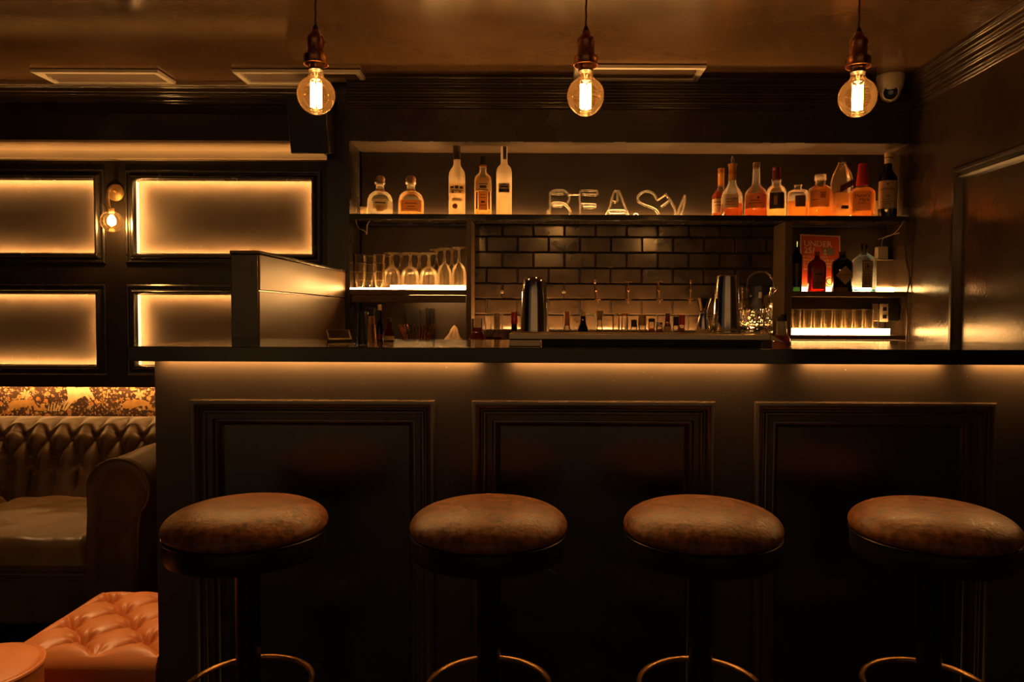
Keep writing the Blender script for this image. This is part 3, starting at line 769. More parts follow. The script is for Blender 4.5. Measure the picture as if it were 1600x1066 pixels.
r = thing('shot_glass', 'small tilted shot glass tucked behind the first squat bottle', 'glass', (q.x, 3.685, ZSB))
MB().lathe([(.014, .001), (.016, .004), (.021, .062), (.0195, .062), (.0145, .008), (.001, .007)], 24, caps=False).build('glass_body', glassware, r)
MB().lathe([(.0135, .008), (.0185, .05)], 24).build('contents', clearl, r)
# --- top shelf, wall side
b = Bottle('spirit_bottle', 'dark amber bottle with orange foil neck tucked behind another', 1126.0, 3.674, ZSB, [(12.6, 343), (13.2, 339), (13.2, 312), (13.5, 306), (9, 300), (5.6, 295), (4.8, 291), (4.6, 264)], glass, liq=(301, darkamber))
b.ring([(4.9, 291), (5, 272), (5.3, 271.5), (5.3, 270.5), (5, 270), (5, 263.4), (.3, 263)], goldfoil, 'foil')
b.lab(13.3, 312, 334, 11, paper, -14, prints=[(-8, 8, 317, 318), (-6, 6, 322, 323)])
b = Bottle('spirit_bottle', 'cream-labelled cognac bottle with gold foil neck and pourer', 1143.5, 3.568, ZSB, [(15.5, 341), (16.3, 338), (16.3, 310), (15.4, 304), (12, 297), (7.6, 291), (6, 286), (5.8, 260)], glass, liq=(319, darkamber))
b.ring([(6.1, 282), (5.8, 268), (6, 260), (6.8, 258.6), (6.8, 256.6), (5, 256)], goldfoil, 'foil')
b.ring([(3, 257), (2.2, 253), (3, 250), (1.6, 247), (1.2, 244), (.2, 243.8)], steel, 'pourer')
b.lab(16.4, 305, 327, 11.5, paper, -10, prints=[(-6, 6, 317, 318), (-7, 7, 321, 321.8)])
b.text('HENNESSY', 4, inkm, 16.6, 313.2, .0)
b = Bottle('spirit_bottle', 'cork-stoppered bottle of dark amber spirit with wide brown label', 1181, 3.575, ZSB, [(16.4, 341), (17.2, 338), (17.2, 308), (16.4, 302), (13, 296), (8, 291.5), (6, 287), (5.4, 262), (5.8, 260), (5.6, 256)], glass, liq=(304, darkamber))
b.ring([(4.2, 263), (5, 258), (5.4, 256.5), (5.2, 254.4), (.3, 254.2)], cork, 'stopper')
b.lab(17.3, 306, 327, 15, amberpaper, -4, prints=[(-7, 7, 315, 316.2), (-10, 10, 319, 320), (3, 6, 309.5, 313)])
b = Bottle('spirit_bottle', 'round-shouldered bottle with dark shield label and dark red cap', 1212.5, 3.62, ZSB, [(14, 341), (14.8, 338), (15, 304), (14.6, 299), (12.6, 294), (9.4, 291), (7.2, 289.4), (6.8, 284), (7.4, 283), (7.2, 280)], glass, liq=(313, paleamber))
b.ring([(6.4, 282), (6, 276), (6.2, 270), (5.8, 266), (6.3, 265.4), (6.2, 262), (5.4, 261), (.3, 260.8)], redfoil, 'cap')
b.lab(15.1, 303, 328, 10.8, darkpaper, 6, prints=[])
b.lab(15.1, 308, 322, 2.4, amberpaper, -3, name='crest', out=.0014)
b = Bottle('spirit_bottle', 'short open square bottle with small brown square label', 1246.3, 3.595, ZSB, [(14.2, 341), (14.7, 338), (14.7, 303), (13.6, 299), (9.5, 297), (5.6, 296), (5, 294.5), (5, 291.5), (5.6, 291), (5.6, 289.4)], glass, n=3.6, ay=.8, liq=(315, amber))
b.lab(14.8, 307, 324.5, 7.8, surf('brown_label_paper', (.20, .10, .04), .6), 0)
b = Bottle('spirit_bottle', 'broad faceted whisky decanter with orange label and glass stopper', 1281, 3.59, ZSB, [(16.6, 341), (17.4, 338), (17.4, 300), (16.2, 295), (11, 291), (8.4, 289.5), (7.6, 287), (7.6, 283.4)], glass, liq=(297, amber), flute=lambda a, z: 1 + .012 * math.cos(24 * a))
b.ring([(7, 285), (7.4, 282.6), (9, 281.6), (9.2, 279.4), (7.6, 278.6), (8.6, 277.6), (9, 275), (8.2, 273.2), (.3, 272.8)], glassware, 'stopper')
b.lab(17.6, 300, 325, 13.5, palepaper, -2, prints=[(-10, -2, 313.5, 314.5)])
b.text('\u97ff', 11, inkm, 18, 308, .0, x=4.5)
b = Bottle('spirit_bottle', 'tall square bottle with slanted black label behind the red wax bottle', 1314.3, 3.685, ZSB, [(13.8, 343), (14.6, 340), (14.6, 284), (13.4, 277), (10, 267), (6.6, 259), (5.6, 256), (5.6, 253.6), (5, 253)], glass, n=4.2, ay=.95, liq=(303, amber))
b.ring([(5, 254.4), (5, 253), (2, 252), (1.8, 247), (1.4, 245), (.2, 244.8)], blackplastic, 'pourer')
k = b.k
m = MB(); pl_ = [(-8, 303), (14.2, 291), (14.2, 281), (-8, 293)]
m.add([(x * k, -14.6 * .95 * k - .0012, b.z(y)) for x, y in pl_] + [(x * k, -14.6 * .95 * k - .0002, b.z(y)) for x, y in pl_], [(0, 1, 2, 3), (4, 7, 6, 5), (0, 4, 5, 1), (1, 5, 6, 2), (2, 6, 7, 3), (3, 7, 4, 0)]).build('slanted_label', darkpaper, b.root, False)
b.lab(14.7, 323, 328, 5.5, darkpaper, 0, name='foot_label')
b = Bottle('spirit_bottle', 'squat bourbon bottle with dripping red wax neck', 1346.8, 3.572, ZSB, [(17.8, 341), (18.8, 338), (18.8, 306), (18, 300), (14, 295.4), (8.6, 292.6), (6.6, 290), (6.4, 284), (6, 264)], glass, n=2.5, liq=(296, amber))
b.ring([(6.6, 284.5), (7.6, 283.5), (7.6, 285)], creamfoil, 'neck_ring')
b.ring([(9.2, 290.5), (8.9, 284), (7.6, 272), (7.1, 266), (6.7, 258), (6.4, 256.4), (5, 255.6), (.3, 255.6)], redwax, 'wax_seal', flute=lambda a, z: 1 + .05 * math.sin(5 * a) * max(0, math.sin(9 * a)))
b.lab(18.9, 302, 332, 13, palepaper, 4)
b.text("Maker's", 6.8, inkm, 19.4, 308.5, .0); b.text('Mark', 6.8, inkm, 19.4, 315, .0, x=3); b.text('WHISKY', 3.2, inkm, 19.4, 320.5, 0)
q = P(1367.5, 330, 3.69)
o = MB().box(-.011, .011, -.003, .003, 0, .105).build('price_card', paper, None, bevel=.001); o.location = (q.x, 3.69, ZSB)
tag(o, 'pale upright card beside the wax-necked bottle', 'card')
b = Bottle('spirit_bottle', 'dark green whisky bottle with cream label beside the side wall', 1386.5, 3.60, ZSB, [(12.8, 341), (13.6, 338), (13.6, 283), (12.6, 277), (9, 271), (6.2, 267), (5.4, 262), (5.2, 254)], greenglass)
b.ring([(5.6, 256), (5.7, 247), (6, 246.5), (5.8, 245.6), (6, 244.8), (6, 240), (5, 239), (.3, 238.8)], creamfoil, 'cap')
b.ring([(6.1, 247.4), (6.1, 246.2)], inkm, 'cap_band')
b.lab(13.7, 284, 327, 12.8, paper, -2, prints=[(-10, 10, 316.5, 317.1), (-5, 5, 319.5, 320.3)])
b.text('LAPHROAIG', 4.3, inkm, 14.2, 297.5, .0); b.text('10', 5, inkm, 14.2, 309, .0); b.text('YEARS OLD', 1.8, inkm, 14.2, 313.4, .0)
m = MB().lathe([(.004, 0), (.004, .0006), (.0003, .0006)], 12); o = m.build('crest', inkm, b.root); o.rotation_euler = (R(90), 0, 0); o.location = (0, -13.75 * b.k - .001, b.z(289.5))

# --- unlit glass tube letters
YN = 3.655
q = P(960, 335, YN)
sign = thing('tube_letter_sign', 'unlit clear glass tube letters reading BEASY on the top shelf', 'sign', (q.x, YN, ZSB))
def npt(x, y): 
    y = y if y < 345 else 345 + (y - 345) * .45
    p_ = P(840 + x / 6.154, 280 + y / 6.154, YN); return Vector((p_.x - q.x, 0, max(.005, p_.z - ZSB)))
letters = {
 'letter_b': [[(120, 122), (119, 250), (118, 380)], [(250, 144), (152, 144), (138, 126), (165, 110), (255, 114), (297, 150), (305, 195), (282, 240)], [(240, 260), (155, 260), (138, 242), (170, 228), (250, 236), (300, 285), (316, 330), (300, 380)], [(75, 375), (100, 345), (92, 300)]],
 'letter_e': [[(430, 150), (560, 152), (577, 134), (560, 116), (430, 113), (406, 135), (402, 200), (415, 238), (450, 243), (545, 246), (556, 258), (545, 272), (440, 272)], [(410, 250), (407, 300), (406, 380)]],
 'letter_a': [[(770, 135), (766, 205), (745, 220), (720, 216)], [(655, 385), (690, 280), (732, 132), (760, 118), (790, 130), (830, 240), (862, 330), (876, 385)], [(690, 334), (680, 318), (700, 304), (820, 304), (836, 318), (820, 334), (690, 336)]],
 'letter_s': [[(1150, 208), (1130, 160), (1090, 126), (1040, 120), (990, 140), (962, 180), (975, 220), (1020, 248), (1090, 272), (1140, 300), (1162, 340), (1158, 385)], [(920, 375), (945, 335), (972, 378)]],
 'letter_y': [[(1190, 270), (1262, 215)], [(1225, 138), (1255, 175), (1290, 232), (1318, 290), (1330, 385)], [(1418, 150), (1390, 215), (1355, 300), (1345, 385)], [(1420, 160), (1408, 250), (1375, 385)]],
}
for nm, strokes in letters.items():
    m = MB()
    for s_ in strokes: m.tube(smooth_path([npt(*p_) for p_ in s_]), .0052, 10)
    m.build(nm, neonglass, sign, angle=80)
m = MB(); m.tube([npt(300, 152), npt(402, 150)], .0025, 8); m.tube([npt(1150, 208), npt(1225, 155)], .0035, 8); m.build('joining_tube', glassware, sign)
for x in (120, 407, 765, 1158, 1345):
    p_ = npt(x, 345); MB().tube([p_ + Vector((0, .003, -p_.z + .001)), p_ + Vector((0, .004, -p_.z + .012))], .004, 8).build('tube_support', brushed, sign)

# --- wall-side shelf with poster
zb2 = zS2 + .0006
YR = 3.575
b = Bottle('spirit_bottle', 'slim dark green bottle half hidden by the post beside the poster', 1244.5, YR, zb2, [(7.6, 458), (8.2, 456), (8.2, 403), (7, 398), (4, 394), (3.4, 390), (3.4, 378)], greenglass, yref=440, group='bottles beside the poster')
b.ring([(3.6, 386), (3.6, 378), (.3, 377.5)], steel, 'cap'); b.lab(8.3, 412, 436, 7, darkpaper, 0)
b = Bottle('spirit_bottle', 'flat brown glass flask standing before the red poster', 1276, YR, zb2, [(13, 458), (13.8, 455), (13.8, 417), (12.6, 411), (9, 407.4), (5, 405), (3.6, 401), (3.6, 396)], brownglass, n=3, ay=.6, liq=(416, darkamber), yref=440, group='bottles beside the poster')
b.ring([(4, 399), (4, 393.6), (.3, 393.2)], brownglass if False else redfoil, 'cap'); b.lab(13.9, 421, 452, 9, surf('rust_label_paper', (.30, .10, .035), .6), 0, prints=[(-5, 5, 428, 430), (-6, 6, 442, 443)])
b = Bottle('spirit_bottle', 'black apothecary bottle with diamond-shaped label', 1315.5, 3.572, zb2, [(14.8, 458), (15.6, 455), (15.6, 413), (14, 408.4), (9.6, 405.6), (5.4, 403), (4.6, 399), (4.6, 397)], blackglass, yref=440, group='bottles beside the poster')
b.ring([(5, 399), (5.4, 398), (5.4, 393.4), (.3, 393)], blackplastic, 'cap')
k = b.k; m = MB(); rows = []
dcx, dcy, dw, dh = 5.2, 431, 14.5, 14.5
for i in range(13):
    x = -1 + 2 * i / 12; hh = 1 - abs(x); xx = (dcx + x * dw) * k; rr = 15.7 * k
    a = math.asin(max(-.99, min(.99, xx / rr * .93)))
    rows.append([(rr * 1.012 * math.sin(a), -rr * 1.012 * math.cos(a), b.z(dcy - hh * dh)), (rr * 1.012 * math.sin(a), -rr * 1.012 * math.cos(a), b.z(dcy + hh * dh))])
m.grid(rows).build('diamond_label', palepaper if False else surf('tan_label_paper', (.50, .36, .18), .6, sss=.2), b.root, fix=False)
b.text("HENDRICK'S", 3.2, inkm, 16.6, 430, .0, x=4.5)
b = Bottle('spirit_bottle', 'pale blue square gin bottle with black-edged crest label', 1349.5, 3.575, zb2, [(16, 458), (16.6, 455), (16.6, 409), (14.5, 404), (9, 399), (5, 396), (4.4, 394), (4.4, 388)], blueglass, n=4.5, ay=.75, yref=440, group='bottles beside the poster')
b.ring([(4.8, 390), (4.8, 381.6), (.3, 381.2)], blackplastic, 'cap')
b.lab(16.7, 408, 450, 8, darkpaper, 0); m = MB(); k = b.k
yy = -16.6 * .75 * k - .0018
m.add([(x * k, yy, b.z(y)) for x, y in ((-6.8, 449), (6.8, 449), (6.8, 409.5), (-6.8, 409.5))], [(0, 1, 2, 3)], 0)
def disc(cx, cy, rx, ry, mi, o=.0003):
    m.add([((cx + rx * math.cos(a)) * k, yy - o, b.z(cy + ry * math.sin(a))) for a in [2 * PI * i / 20 for i in range(20)]], [tuple(range(20))], mi)
disc(0, 417.5, 4.2, 5.4, 1); disc(0, 417.5, 3.2, 4.4, 0, .0005); disc(0, 417.3, 1.6, 2.6, 1, .0007)
for j in range(6): m.add([(x * k, yy - .0004, b.z(y)) for x, y in ((-5, 430 + 3 * j), (5, 430 + 3 * j), (5, 429 + 3 * j), (-5, 429 + 3 * j))], [(0, 1, 2, 3)], 1)
m.build('crest_label', [paper, inkm], b.root, False, fix=False)
b.text('SAPPHIRE', 2.6, inkm, 16.6, 425.5, .0, True, 0, yy - .0004)
MB().lathe([(15.8 * k, .004), (15.8 * k, .010)], 56, n=4.5, ay=.75).build('blue_base', liquid('blue_base_glass', (.10, .55, .85), .1, 1.4, .5), b.root)

# poster
pz = P(1285, 446, 3.66)
PW, PH = 63 * 3.67 / F, 90 * 3.67 / F
post = thing('poster', 'red age-check poster reading UNDER 25 leaning behind the bottles', 'poster', (P(1282.5, 450, 3.662).x, 3.662, zb2 + .006))
post.rotation_euler = (R(-10), R(2.2), R(0))
MB().box(-PW / 2, PW / 2, 0, .0012, 0, PH).build('sheet', postercream, post, False)
MB().box(-PW / 2 + .006, PW / 2 - .006, -.0006, -.0001, .006, PH - .007).build('red_field', posterred, post, False)
def ptext(body, size, x, z, mat=postercream, bold=0):
    o = text_mesh('lettering', body, size, mat, post, bold, 'LEFT')
    for v in o.data.vertices: v.co = (x + v.co.x, -.0009 - v.co.z, z + v.co.y)
    return o
pk = 3.67 / F
ptext('UNDER', 13.2 * pk, -26 * pk, PH - 15 * pk, bold=.0006); ptext('25?', 13.2 * pk, -26 * pk, PH - 26 * pk, bold=.0006)
for j, t_ in enumerate(['IF YOU ARE LUCKY', 'ENOUGH TO LOOK UNDER', '25 YOU WILL BE ASKED', 'TO PROVE THAT YOU', 'ARE 18 OR OVER']):
    ptext(t_, 4.5 * pk, -27 * pk, PH - (36 + 5 * j) * pk, bold=.0001)
MB().box(3 * pk, 22 * pk, -.0012, -.0007, PH - 32 * pk, PH - 21 * pk).build('photo_card', postergrey, post, False)
m = MB(); cxp, czp = 7 * pk, PH - 25.5 * pk
m.add([(cxp + 2.1 * pk * math.cos(a), -.0016, czp + 2.8 * pk * math.sin(a)) for a in [2 * PI * i / 16 for i in range(16)]] , [tuple(range(16))])
m.add([(cxp + x * pk, -.0016, PH - y * pk) for x, y in ((-3.4, 32), (3.4, 32), (2.4, 29), (-2.4, 29))], [(0, 1, 2, 3)])
m.build('photo_head', palepaper, post, False, fix=False)
m = MB(); cxp, czp = 14 * pk, PH - 74 * pk
for r0, mi in ((7.5, 0), (6, 1), (4.4, 0)):
    m.add([(cxp + r0 * pk * math.cos(a), -.0009 - .0003 * (8 - r0), czp + r0 * pk * math.sin(a)) for a in [2 * PI * i / 24 for i in range(24)]], [tuple(range(24))], mi)
m.build('round_badge', [postercream, inkm], post, False, fix=False)

# metal box, adaptor, sockets, cables
x0, x1 = P(1369, 430, 3.652).x, P(1411, 430, 3.652).x
zt = P(1390, 405.5, 3.652).z
t = thing('metal_box', 'plain brushed metal box at the wall end of the poster shelf', 'box', (x0, 3.652, zb2))
MB().box(0, x1 - x0, 0, .065, 0.0004, zt - zb2 - .004).build('case', brushed, t, bevel=.002)
MB().box(-.001, x1 - x0 + .001, -.002, .066, zt - zb2 - .0035, zt - zb2).build('lid', brushed, t, bevel=.001)
k = 3.60 / F; zbx = zt + .0006
q = P(1377.5, 395, 3.68)
t = thing('plug_adaptor', 'white plug adaptor standing on the metal box', 'plug', (q.x, 3.68, zbx))
MB().box(-9 * k, 8 * k, -.018, .018, 0, 20.5 * k).build('adaptor_body', whiteplastic, t, bevel=.004)
MB().tube(smooth_path([Vector((1 * k, 0, 20 * k)), Vector((0, 0, 27 * k)), Vector((5 * k, 0, 36 * k)), Vector((15 * k, -.08, 40 * k)), Vector((22 * k, -.13, 46 * k)), Vector((25 * k, -.15, 50 * k))]), .0022, 8).build('cable', whiteplastic, t)
q = P(1398, 400, 3.69)
t = thing('cable_tie', 'small dark knob lying on the metal box by the adaptor', 'knob', (q.x, 3.69, zbx))
MB().lathe([(.010, 0), (.012, .004), (.012, .014), (.008, .018), (.0004, .018)], 20).build('knob_body', blackplastic, t)
MB().lathe([(.005, .0185), (.003, .022), (.0003, .022)], 16).build('knob_tip', brass, t)
q = P(1382, 490, 3.56)
t = thing('socket_box', 'double socket box fixed beside the packed row of tumblers', 'socket', (q.x, 3.56, P(1382, 503, 3.56).z))
k = 3.56 / F
MB().box(-7 * k, 6 * k, 0, .006, 0, 28 * k).build('face_plate', whiteplastic, t, bevel=.002)
MB().box(-18 * k, -9 * k, .004, .012, 1 * k, 28 * k).build('back_plate', brushed, t, bevel=.002)
MB().box(7 * k, 24 * k, .006, .05, 1 * k, 28 * k).build('black_casing', blackplastic, t, bevel=.004)
for z_ in (8, 20):
    MB().box(-3 * k, 3 * k, -.006, -.0005, (z_ - 3) * k, (z_ + 3) * k).build('socket', blackplastic, t, bevel=.0015)
MB().tube(smooth_path([Vector((-2 * k, .004, -.001)), Vector((-6 * k, .004, -10 * k)), Vector((-13 * k, .004, -16 * k))]), .0022, 8).build('cable', blackplastic, t)
MB().tube(smooth_path([Vector((-13 * k, .008, -.0)), Vector((-14 * k, .006, -8 * k)), Vector((-14 * k, .004, -16 * k))]), .0022, 8).build('cable', blackplastic, t)
def cable(pts, r, label, mat, name='cable'):
    v = [P(*p_) for p_ in pts]; o0 = v[0].copy()
    o = MB().tube(smooth_path([p_ - o0 for p_ in v]), r, 8).build(name, mat, None); o.location = o0
    return tag(o, label, 'cable')
cable([(1412, 346, 3.49), (1404, 358, 3.485), (1392, 368, 3.49), (1372, 374, 3.49)], .002, 'thin pale cable looping under the shelf above the adaptor', whiteplastic, 'cord')
cable([(1414, 345, 3.49), (1416, 400, 3.49), (1420, 425, 3.48), (1421, 440, 3.48), (1416, 470, 3.485), (1418, 500, 3.48), (1415, 548, 3.485)], .004, 'dark cable running down the corner of the side wall', darkmetal, 'cord')
cable([(556, 344, 3.48), (560, 356, 3.478), (570, 361, 3.48), (573, 366, 3.48), (574, 352, 3.478), (578, 345, 3.48)], .002, 'loose wire loop hanging under the shelf beside the pilaster', brushed, 'cord')
cable([(494, 226, 3.5), (502, 236, 3.49), (511, 243, 3.495)], .003, 'short black lead hanging out under the ceiling speaker', blackplastic, 'cord')
cable([(500, 226, 3.5), (506, 234, 3.49), (512, 240, 3.495)], .003, 'second black lead hanging out beneath the ceiling speaker', blackplastic, 'cord')

# --- glasses
def goblet(loc, label, H=.179, group='upturned stem glasses'):
    r = thing('stem_glass', label, 'glass', loc, group)
    k = H / 58
    fl = lambda a, z: 1 + (.022 * math.cos(20 * a + z * 420) if .2 * H < z < .52 * H else .012 * math.cos(20 * a) if z <= .2 * H else 0)
    out = [(13.2, 0), (13.8, 8), (14.2, 16), (13.6, 24), (11.6, 30), (8, 34.5), (5, 37)]
    prof = []
    for i in range(len(out) - 1):
        for j in range(3):
            t = j / 3; prof.append((out[i][0] + (out[i + 1][0] - out[i][0]) * t, out[i][1] + (out[i + 1][1] - out[i][1]) * t))
    prof.append(out[-1])
    MB().lathe([(a * k, z * k + .0003) for a, z in prof], 60, caps=False, flute=fl).build('bowl', glassware, r, angle=25)
    MB().lathe([(a * k, z * k) for a, z in [(4.9, 37), (3.6, 38.5), (2.6, 39), (3.8, 40.5), (2.4, 42), (3.2, 43.4), (2.0, 45), (1.7, 50), (2.4, 54), (4, 55.4)]], 24).build('stem', glassware, r)
    MB().lathe([(a * k, z * k) for a, z in [(4, 55.4), (9, 56.4), (13.2, 57.2), (13.4, 57.7), (13, 58), (.1, 58)]], 40).build('foot', glassware, r)
    return r
zGs = zG + .0006
fr = [(612.5, 3.592, .179, 'first in the front row, beside the stacked tumblers'), (641, 3.592, .179, 'second in the front row'), (670, 3.592, .179, 'third in the front row, before a taller one'), (694.5, 3.62, .205, 'tall, second from the post'), (717, 3.59, .207, 'tall, against the post'),
      (627, 3.680, .182, 'behind the first and second of the front row'), (655, 3.680, .182, 'behind the second and third of the front row'), (682, 3.690, .205, 'tall, in the back row behind the third'), (706, 3.690, .207, 'tall, in the back row nearest the post')]
g0 = None
for px, Y, H, w in fr:
    loc = (P(px, 440, Y).x, Y, zGs); lb = 'upturned cut stem glass, ' + w
    if g0 is None: g0 = goblet(loc, lb, .179)
    else:
        c = copy_tree(g0, loc, lb); c.scale = (1 if H < .19 else .82, 1 if H < .19 else .82, H / .179)
def tumbler(loc, label, group, H=.085, r0=.0205, r1=.0285, name='tumbler', mat=None):
    r = thing(name, label, 'glass', loc, group)
    MB().lathe([(r0 * .9, .0002), (r0, .002), (r1, H), (r1 - .0016, H), (r0 - .0015, .008), (.0005, .007)], 32, caps=False, flute=lambda a, z: 1 + (.012 * math.cos(12 * a) if z < H * .6 else 0)).build('glass_wall', mat or glassware, r, angle=30)
    MB().tube([(r1 * math.cos(q_), r1 * math.sin(q_), H) for q_ in [2 * PI * i_ / 32 for i_ in range(32)]], .0011, 6, True).build('rim', glassrim, r)
    MB().tube([(r0 * .97 * math.cos(q_), r0 * .97 * math.sin(q_), .003) for q_ in [2 * PI * i_ / 32 for i_ in range(32)]], .0018, 6, True).build('foot_ring', glassrim, r)
    return r
t0 = None
for px, Y, where in ((563, 3.582, 'front stack nearest the partition'), (593, 3.582, 'front stack beside the stem glasses'), (578, 3.672, 'rear stack nearest the partition'), (603, 3.672, 'rear stack beside the stem glasses')):
    for lv, wd in enumerate(('lowest', 'middle', 'topmost')):
        loc = (P(px, 440, Y).x, Y, zGs + lv * .042); lb = 'clear tumbler, %s of the %s' % (wd, where)
        if t0 is None: t0 = tumbler(loc, lb, 'stacked tumblers')
        else: copy_tree(t0, loc, lb)
h0 = None; zS3s = zS3 + .0006
for px, Y in [(1244.5, 3.575)] + [(1262 + 16 * i, 3.575) for i in range(7)] + [(1254 + 16 * i, 3.65) for i in range(8)]:
    loc = (P(px, 500, Y).x, Y, zS3s); lb = 'clear straight tumbler in the packed row on the lowest lit shelf'
    if h0 is None: h0 = tumbler(loc, lb, 'packed row of tumblers', .122, .0195, .0236, mat=glassware)
    else: copy_tree(h0, loc, lb)

# --- bottles in the well, necks showing above the bar
gw = 'bottles in the well before the tiles'
def wellb(cx, label, prof, mat, liq=None, Y=3.40): return Bottle('spirit_bottle', label, cx, Y, ZW + .0006, [(prof[0][0], 590)] + prof, mat, liq=liq, group=gw, yref=510)
b = wellb(746, 'bottle of red spirit with clear neck beside the shelf unit post', [(13, 560), (13, 535), (12.4, 528), (9.5, 521), (8.6, 516), (8.6, 499), (9, 498)], glass, (519, redl)); b.lab(8.8, 512, 518, 7, redfoil, 0, name='neck_band')
b = wellb(763, 'clear bottle of amber spirit between the red spirit and the cream foil', [(11, 560), (11, 535), (9, 528), (5, 520), (5, 494)], glass, (526, redl), 3.50)
b = wellb(776.5, 'dark bottle with cream foil neck beside the tall shaker', [(11, 560), (11, 540), (10, 532), (7, 523), (4.4, 514), (4, 492)], glass, (527, darkamber)); b.ring([(4.5, 514), (4.3, 496), (5, 495), (5, 491), (4, 490), (.3, 489.8)], creamfoil, 'foil')
b = wellb(803.5, 'dark bottle with red cap half behind the tall shaker', [(12, 560), (12, 538), (9, 530), (5, 522), (4.2, 505), (4, 490)], blackglass); b.ring([(5, 506), (4.8, 489), (4, 488), (.3, 487.8)], redwax, 'cap')
b = wellb(886, 'clear bottle with orange foil neck, first past the tall shaker', [(12, 560), (12, 535), (10.8, 524), (6.4, 516), (4.2, 510), (3.8, 490)], glass, (560, clearl)); b.ring([(4.2, 509), (4, 491), (4.4, 490), (4.2, 487), (.3, 486.6)], goldfoil, 'foil')
b = wellb(911, 'black bottle with sloping shoulders before the tiles', [(11.6, 560), (11.6, 535), (10.6, 524), (8, 514), (4.8, 506), (3.6, 490)], blackglass); b.ring([(4.2, 494), (4.2, 488), (.3, 487.4)], creamfoil, 'cap')
b = wellb(937, 'clear bottle with a wide tapered cork', [(11.6, 560), (11.6, 535), (9.6, 525), (6, 518), (4.4, 510), (4, 496)], glass, (560, clearl)); b.ring([(3.4, 500), (4.2, 494), (5.8, 488), (5.6, 486.4), (.3, 486)], cork, 'stopper')
b = wellb(962.5, 'clear tube-necked bottle with flat pale cap, first of a pair', [(6.3, 560), (6.3, 540), (6.2, 530), (5.6, 520), (5.4, 494)], glass, (522, amber)); b.ring([(3.6, 494), (3.6, 490), (.3, 489.6)], creamfoil, 'cap')
b = wellb(976, 'clear tube-necked bottle with flat orange cap, second of a pair', [(6.3, 560), (6.3, 540), (6.2, 530), (5.6, 520), (5.2, 494)], glass, (518, paleamber)); b.ring([(5.2, 494), (5.2, 490), (.3, 489.6)], goldfoil, 'cap')
b = wellb(990.5, 'small clear bottle with dark cap beside the fat cork', [(6.3, 560), (6.3, 540), (6, 530), (5, 510)], glass, (524, clearl), 3.44); b.ring([(4.8, 511), (4.4, 500), (.3, 499.6)], blackplastic, 'cap')
b = wellb(1003.5, 'clear bottle with a fat cylindrical cork', [(7, 560), (7, 535), (6.8, 526), (6, 518), (5.6, 508)], glass, (520, paleamber)); b.ring([(5.9, 508.5), (5.9, 493), (5.2, 492.2), (.3, 492)], cork, 'stopper')
b = wellb(1018, 'small amber-filled bottle just past the fat cork', [(6.4, 560), (6.4, 535), (6.2, 524), (5.2, 514), (5, 502)], glass, (512, amber), 3.42); b.ring([(5.2, 503), (5, 498), (.3, 497.6)], blackplastic, 'cap')
b = wellb(1030, 'small clear bottle of amber liquor beside the cream-labelled one', [(6, 560), (6, 535), (5.8, 526), (5.2, 508)], glass, (514, darkamber), 3.44); b.ring([(5.4, 508), (5.4, 504), (.3, 503.6)], steel, 'cap')
b = wellb(1043, 'bottle with dark neck and bright cream collar label', [(6.6, 560), (6.6, 532), (6.4, 522), (5.6, 511), (3.8, 505), (3.2, 491)], glass, (504, darkamber), 3.38); b.lab(6.4, 510, 524, 5.6, paper, 0); b.ring([(3.6, 503), (3.4, 490), (.3, 489.6)], redfoil, 'cap')
b = wellb(1056, 'small clear bottle with dark cap behind the red-capped one', [(5.6, 560), (5.6, 535), (5.4, 524), (4.6, 508)], glass, (516, paleamber), 3.45); b.ring([(4.8, 509), (4.4, 495), (.3, 494.6)], blackplastic, 'cap')
b = wellb(1065.5, 'clear bottle with bright red cap beside the jigger', [(6.6, 560), (6.6, 535), (6, 526), (4.8, 518), (4.2, 505)], glass, (512, amber)); b.ring([(4.8, 508), (4.6, 493), (4, 492.2), (.3, 492)], redwax, 'cap')

# --- service mat and bar tools on the bar
k = 1.92 / F
x0, x1 = P(795, 530, 1.92).x, P(1222, 530, 1.92).x
zt = P(1000, 522.5, 1.92).z - Z_TOP
zb_ = P(1000, 531.5, 1.92).z - Z_TOP
t = thing('service_tray', 'low steel service tray under the shakers on the bar', 'tray', (x0, 1.92, Z_TOP + .0006))
w = x1 - x0
MB().box(0, w - .03, 0, .22, zb_, zt).build('tray_top', brushed, t, bevel=.0015)
MB().add([(w - .0295, 0, zb_), (w - .0295, 0, zt), (w + .004, 0, zb_ - .004), (w - .0295, .22, zb_), (w - .0295, .22, zt), (w + .004, .22, zb_ - .004)], [(0, 2, 1), (3, 4, 5), (0, 1, 4, 3), (1, 2, 5, 4), (2, 0, 3, 5)]).build('sloped_end', brushed, t, False)
MB().box(.0, .083, .002, .21, 0, zb_ - .0015).build('foot_block', brushed, t, bevel=.001)
m = MB().box(.086, w - .05, .012, .21, 0, zb_ - .001)
m.build('rubber_mat', rubber, t, False)
ZTR = Z_TOP + .0006 + zt + .0004
def tool(name, label, cx, Y, prof, mat, cat, n=2, zb=None, part='body', caps=True):
    zb = ZTR if zb is None else zb; k = Y / F
    r = thing(name, label, cat, (P(cx, 500, Y).x, Y, zb))
    zz = lambda y: P(cx, y, Y).z - zb
    pf = [(a * k, max(0, zz(y))) for a, y in prof]; pf[0] = (pf[0][0], .0004)
    MB().lathe(pf, 48, caps=caps).build(part, mat, r, angle=35)
    return r, zz, k
YT = 2.03
r, zz, k = tool('cocktail_shaker', 'tall polished steel shaker tin nearest the partition', 835, YT, [(21.5, 521), (22, 519), (21.4, 505), (20.6, 480), (19, 455), (17.6, 442), (16.6, 436), (14, 433.2), (8, 432.6), (.3, 432.6)], steel, 'shaker')
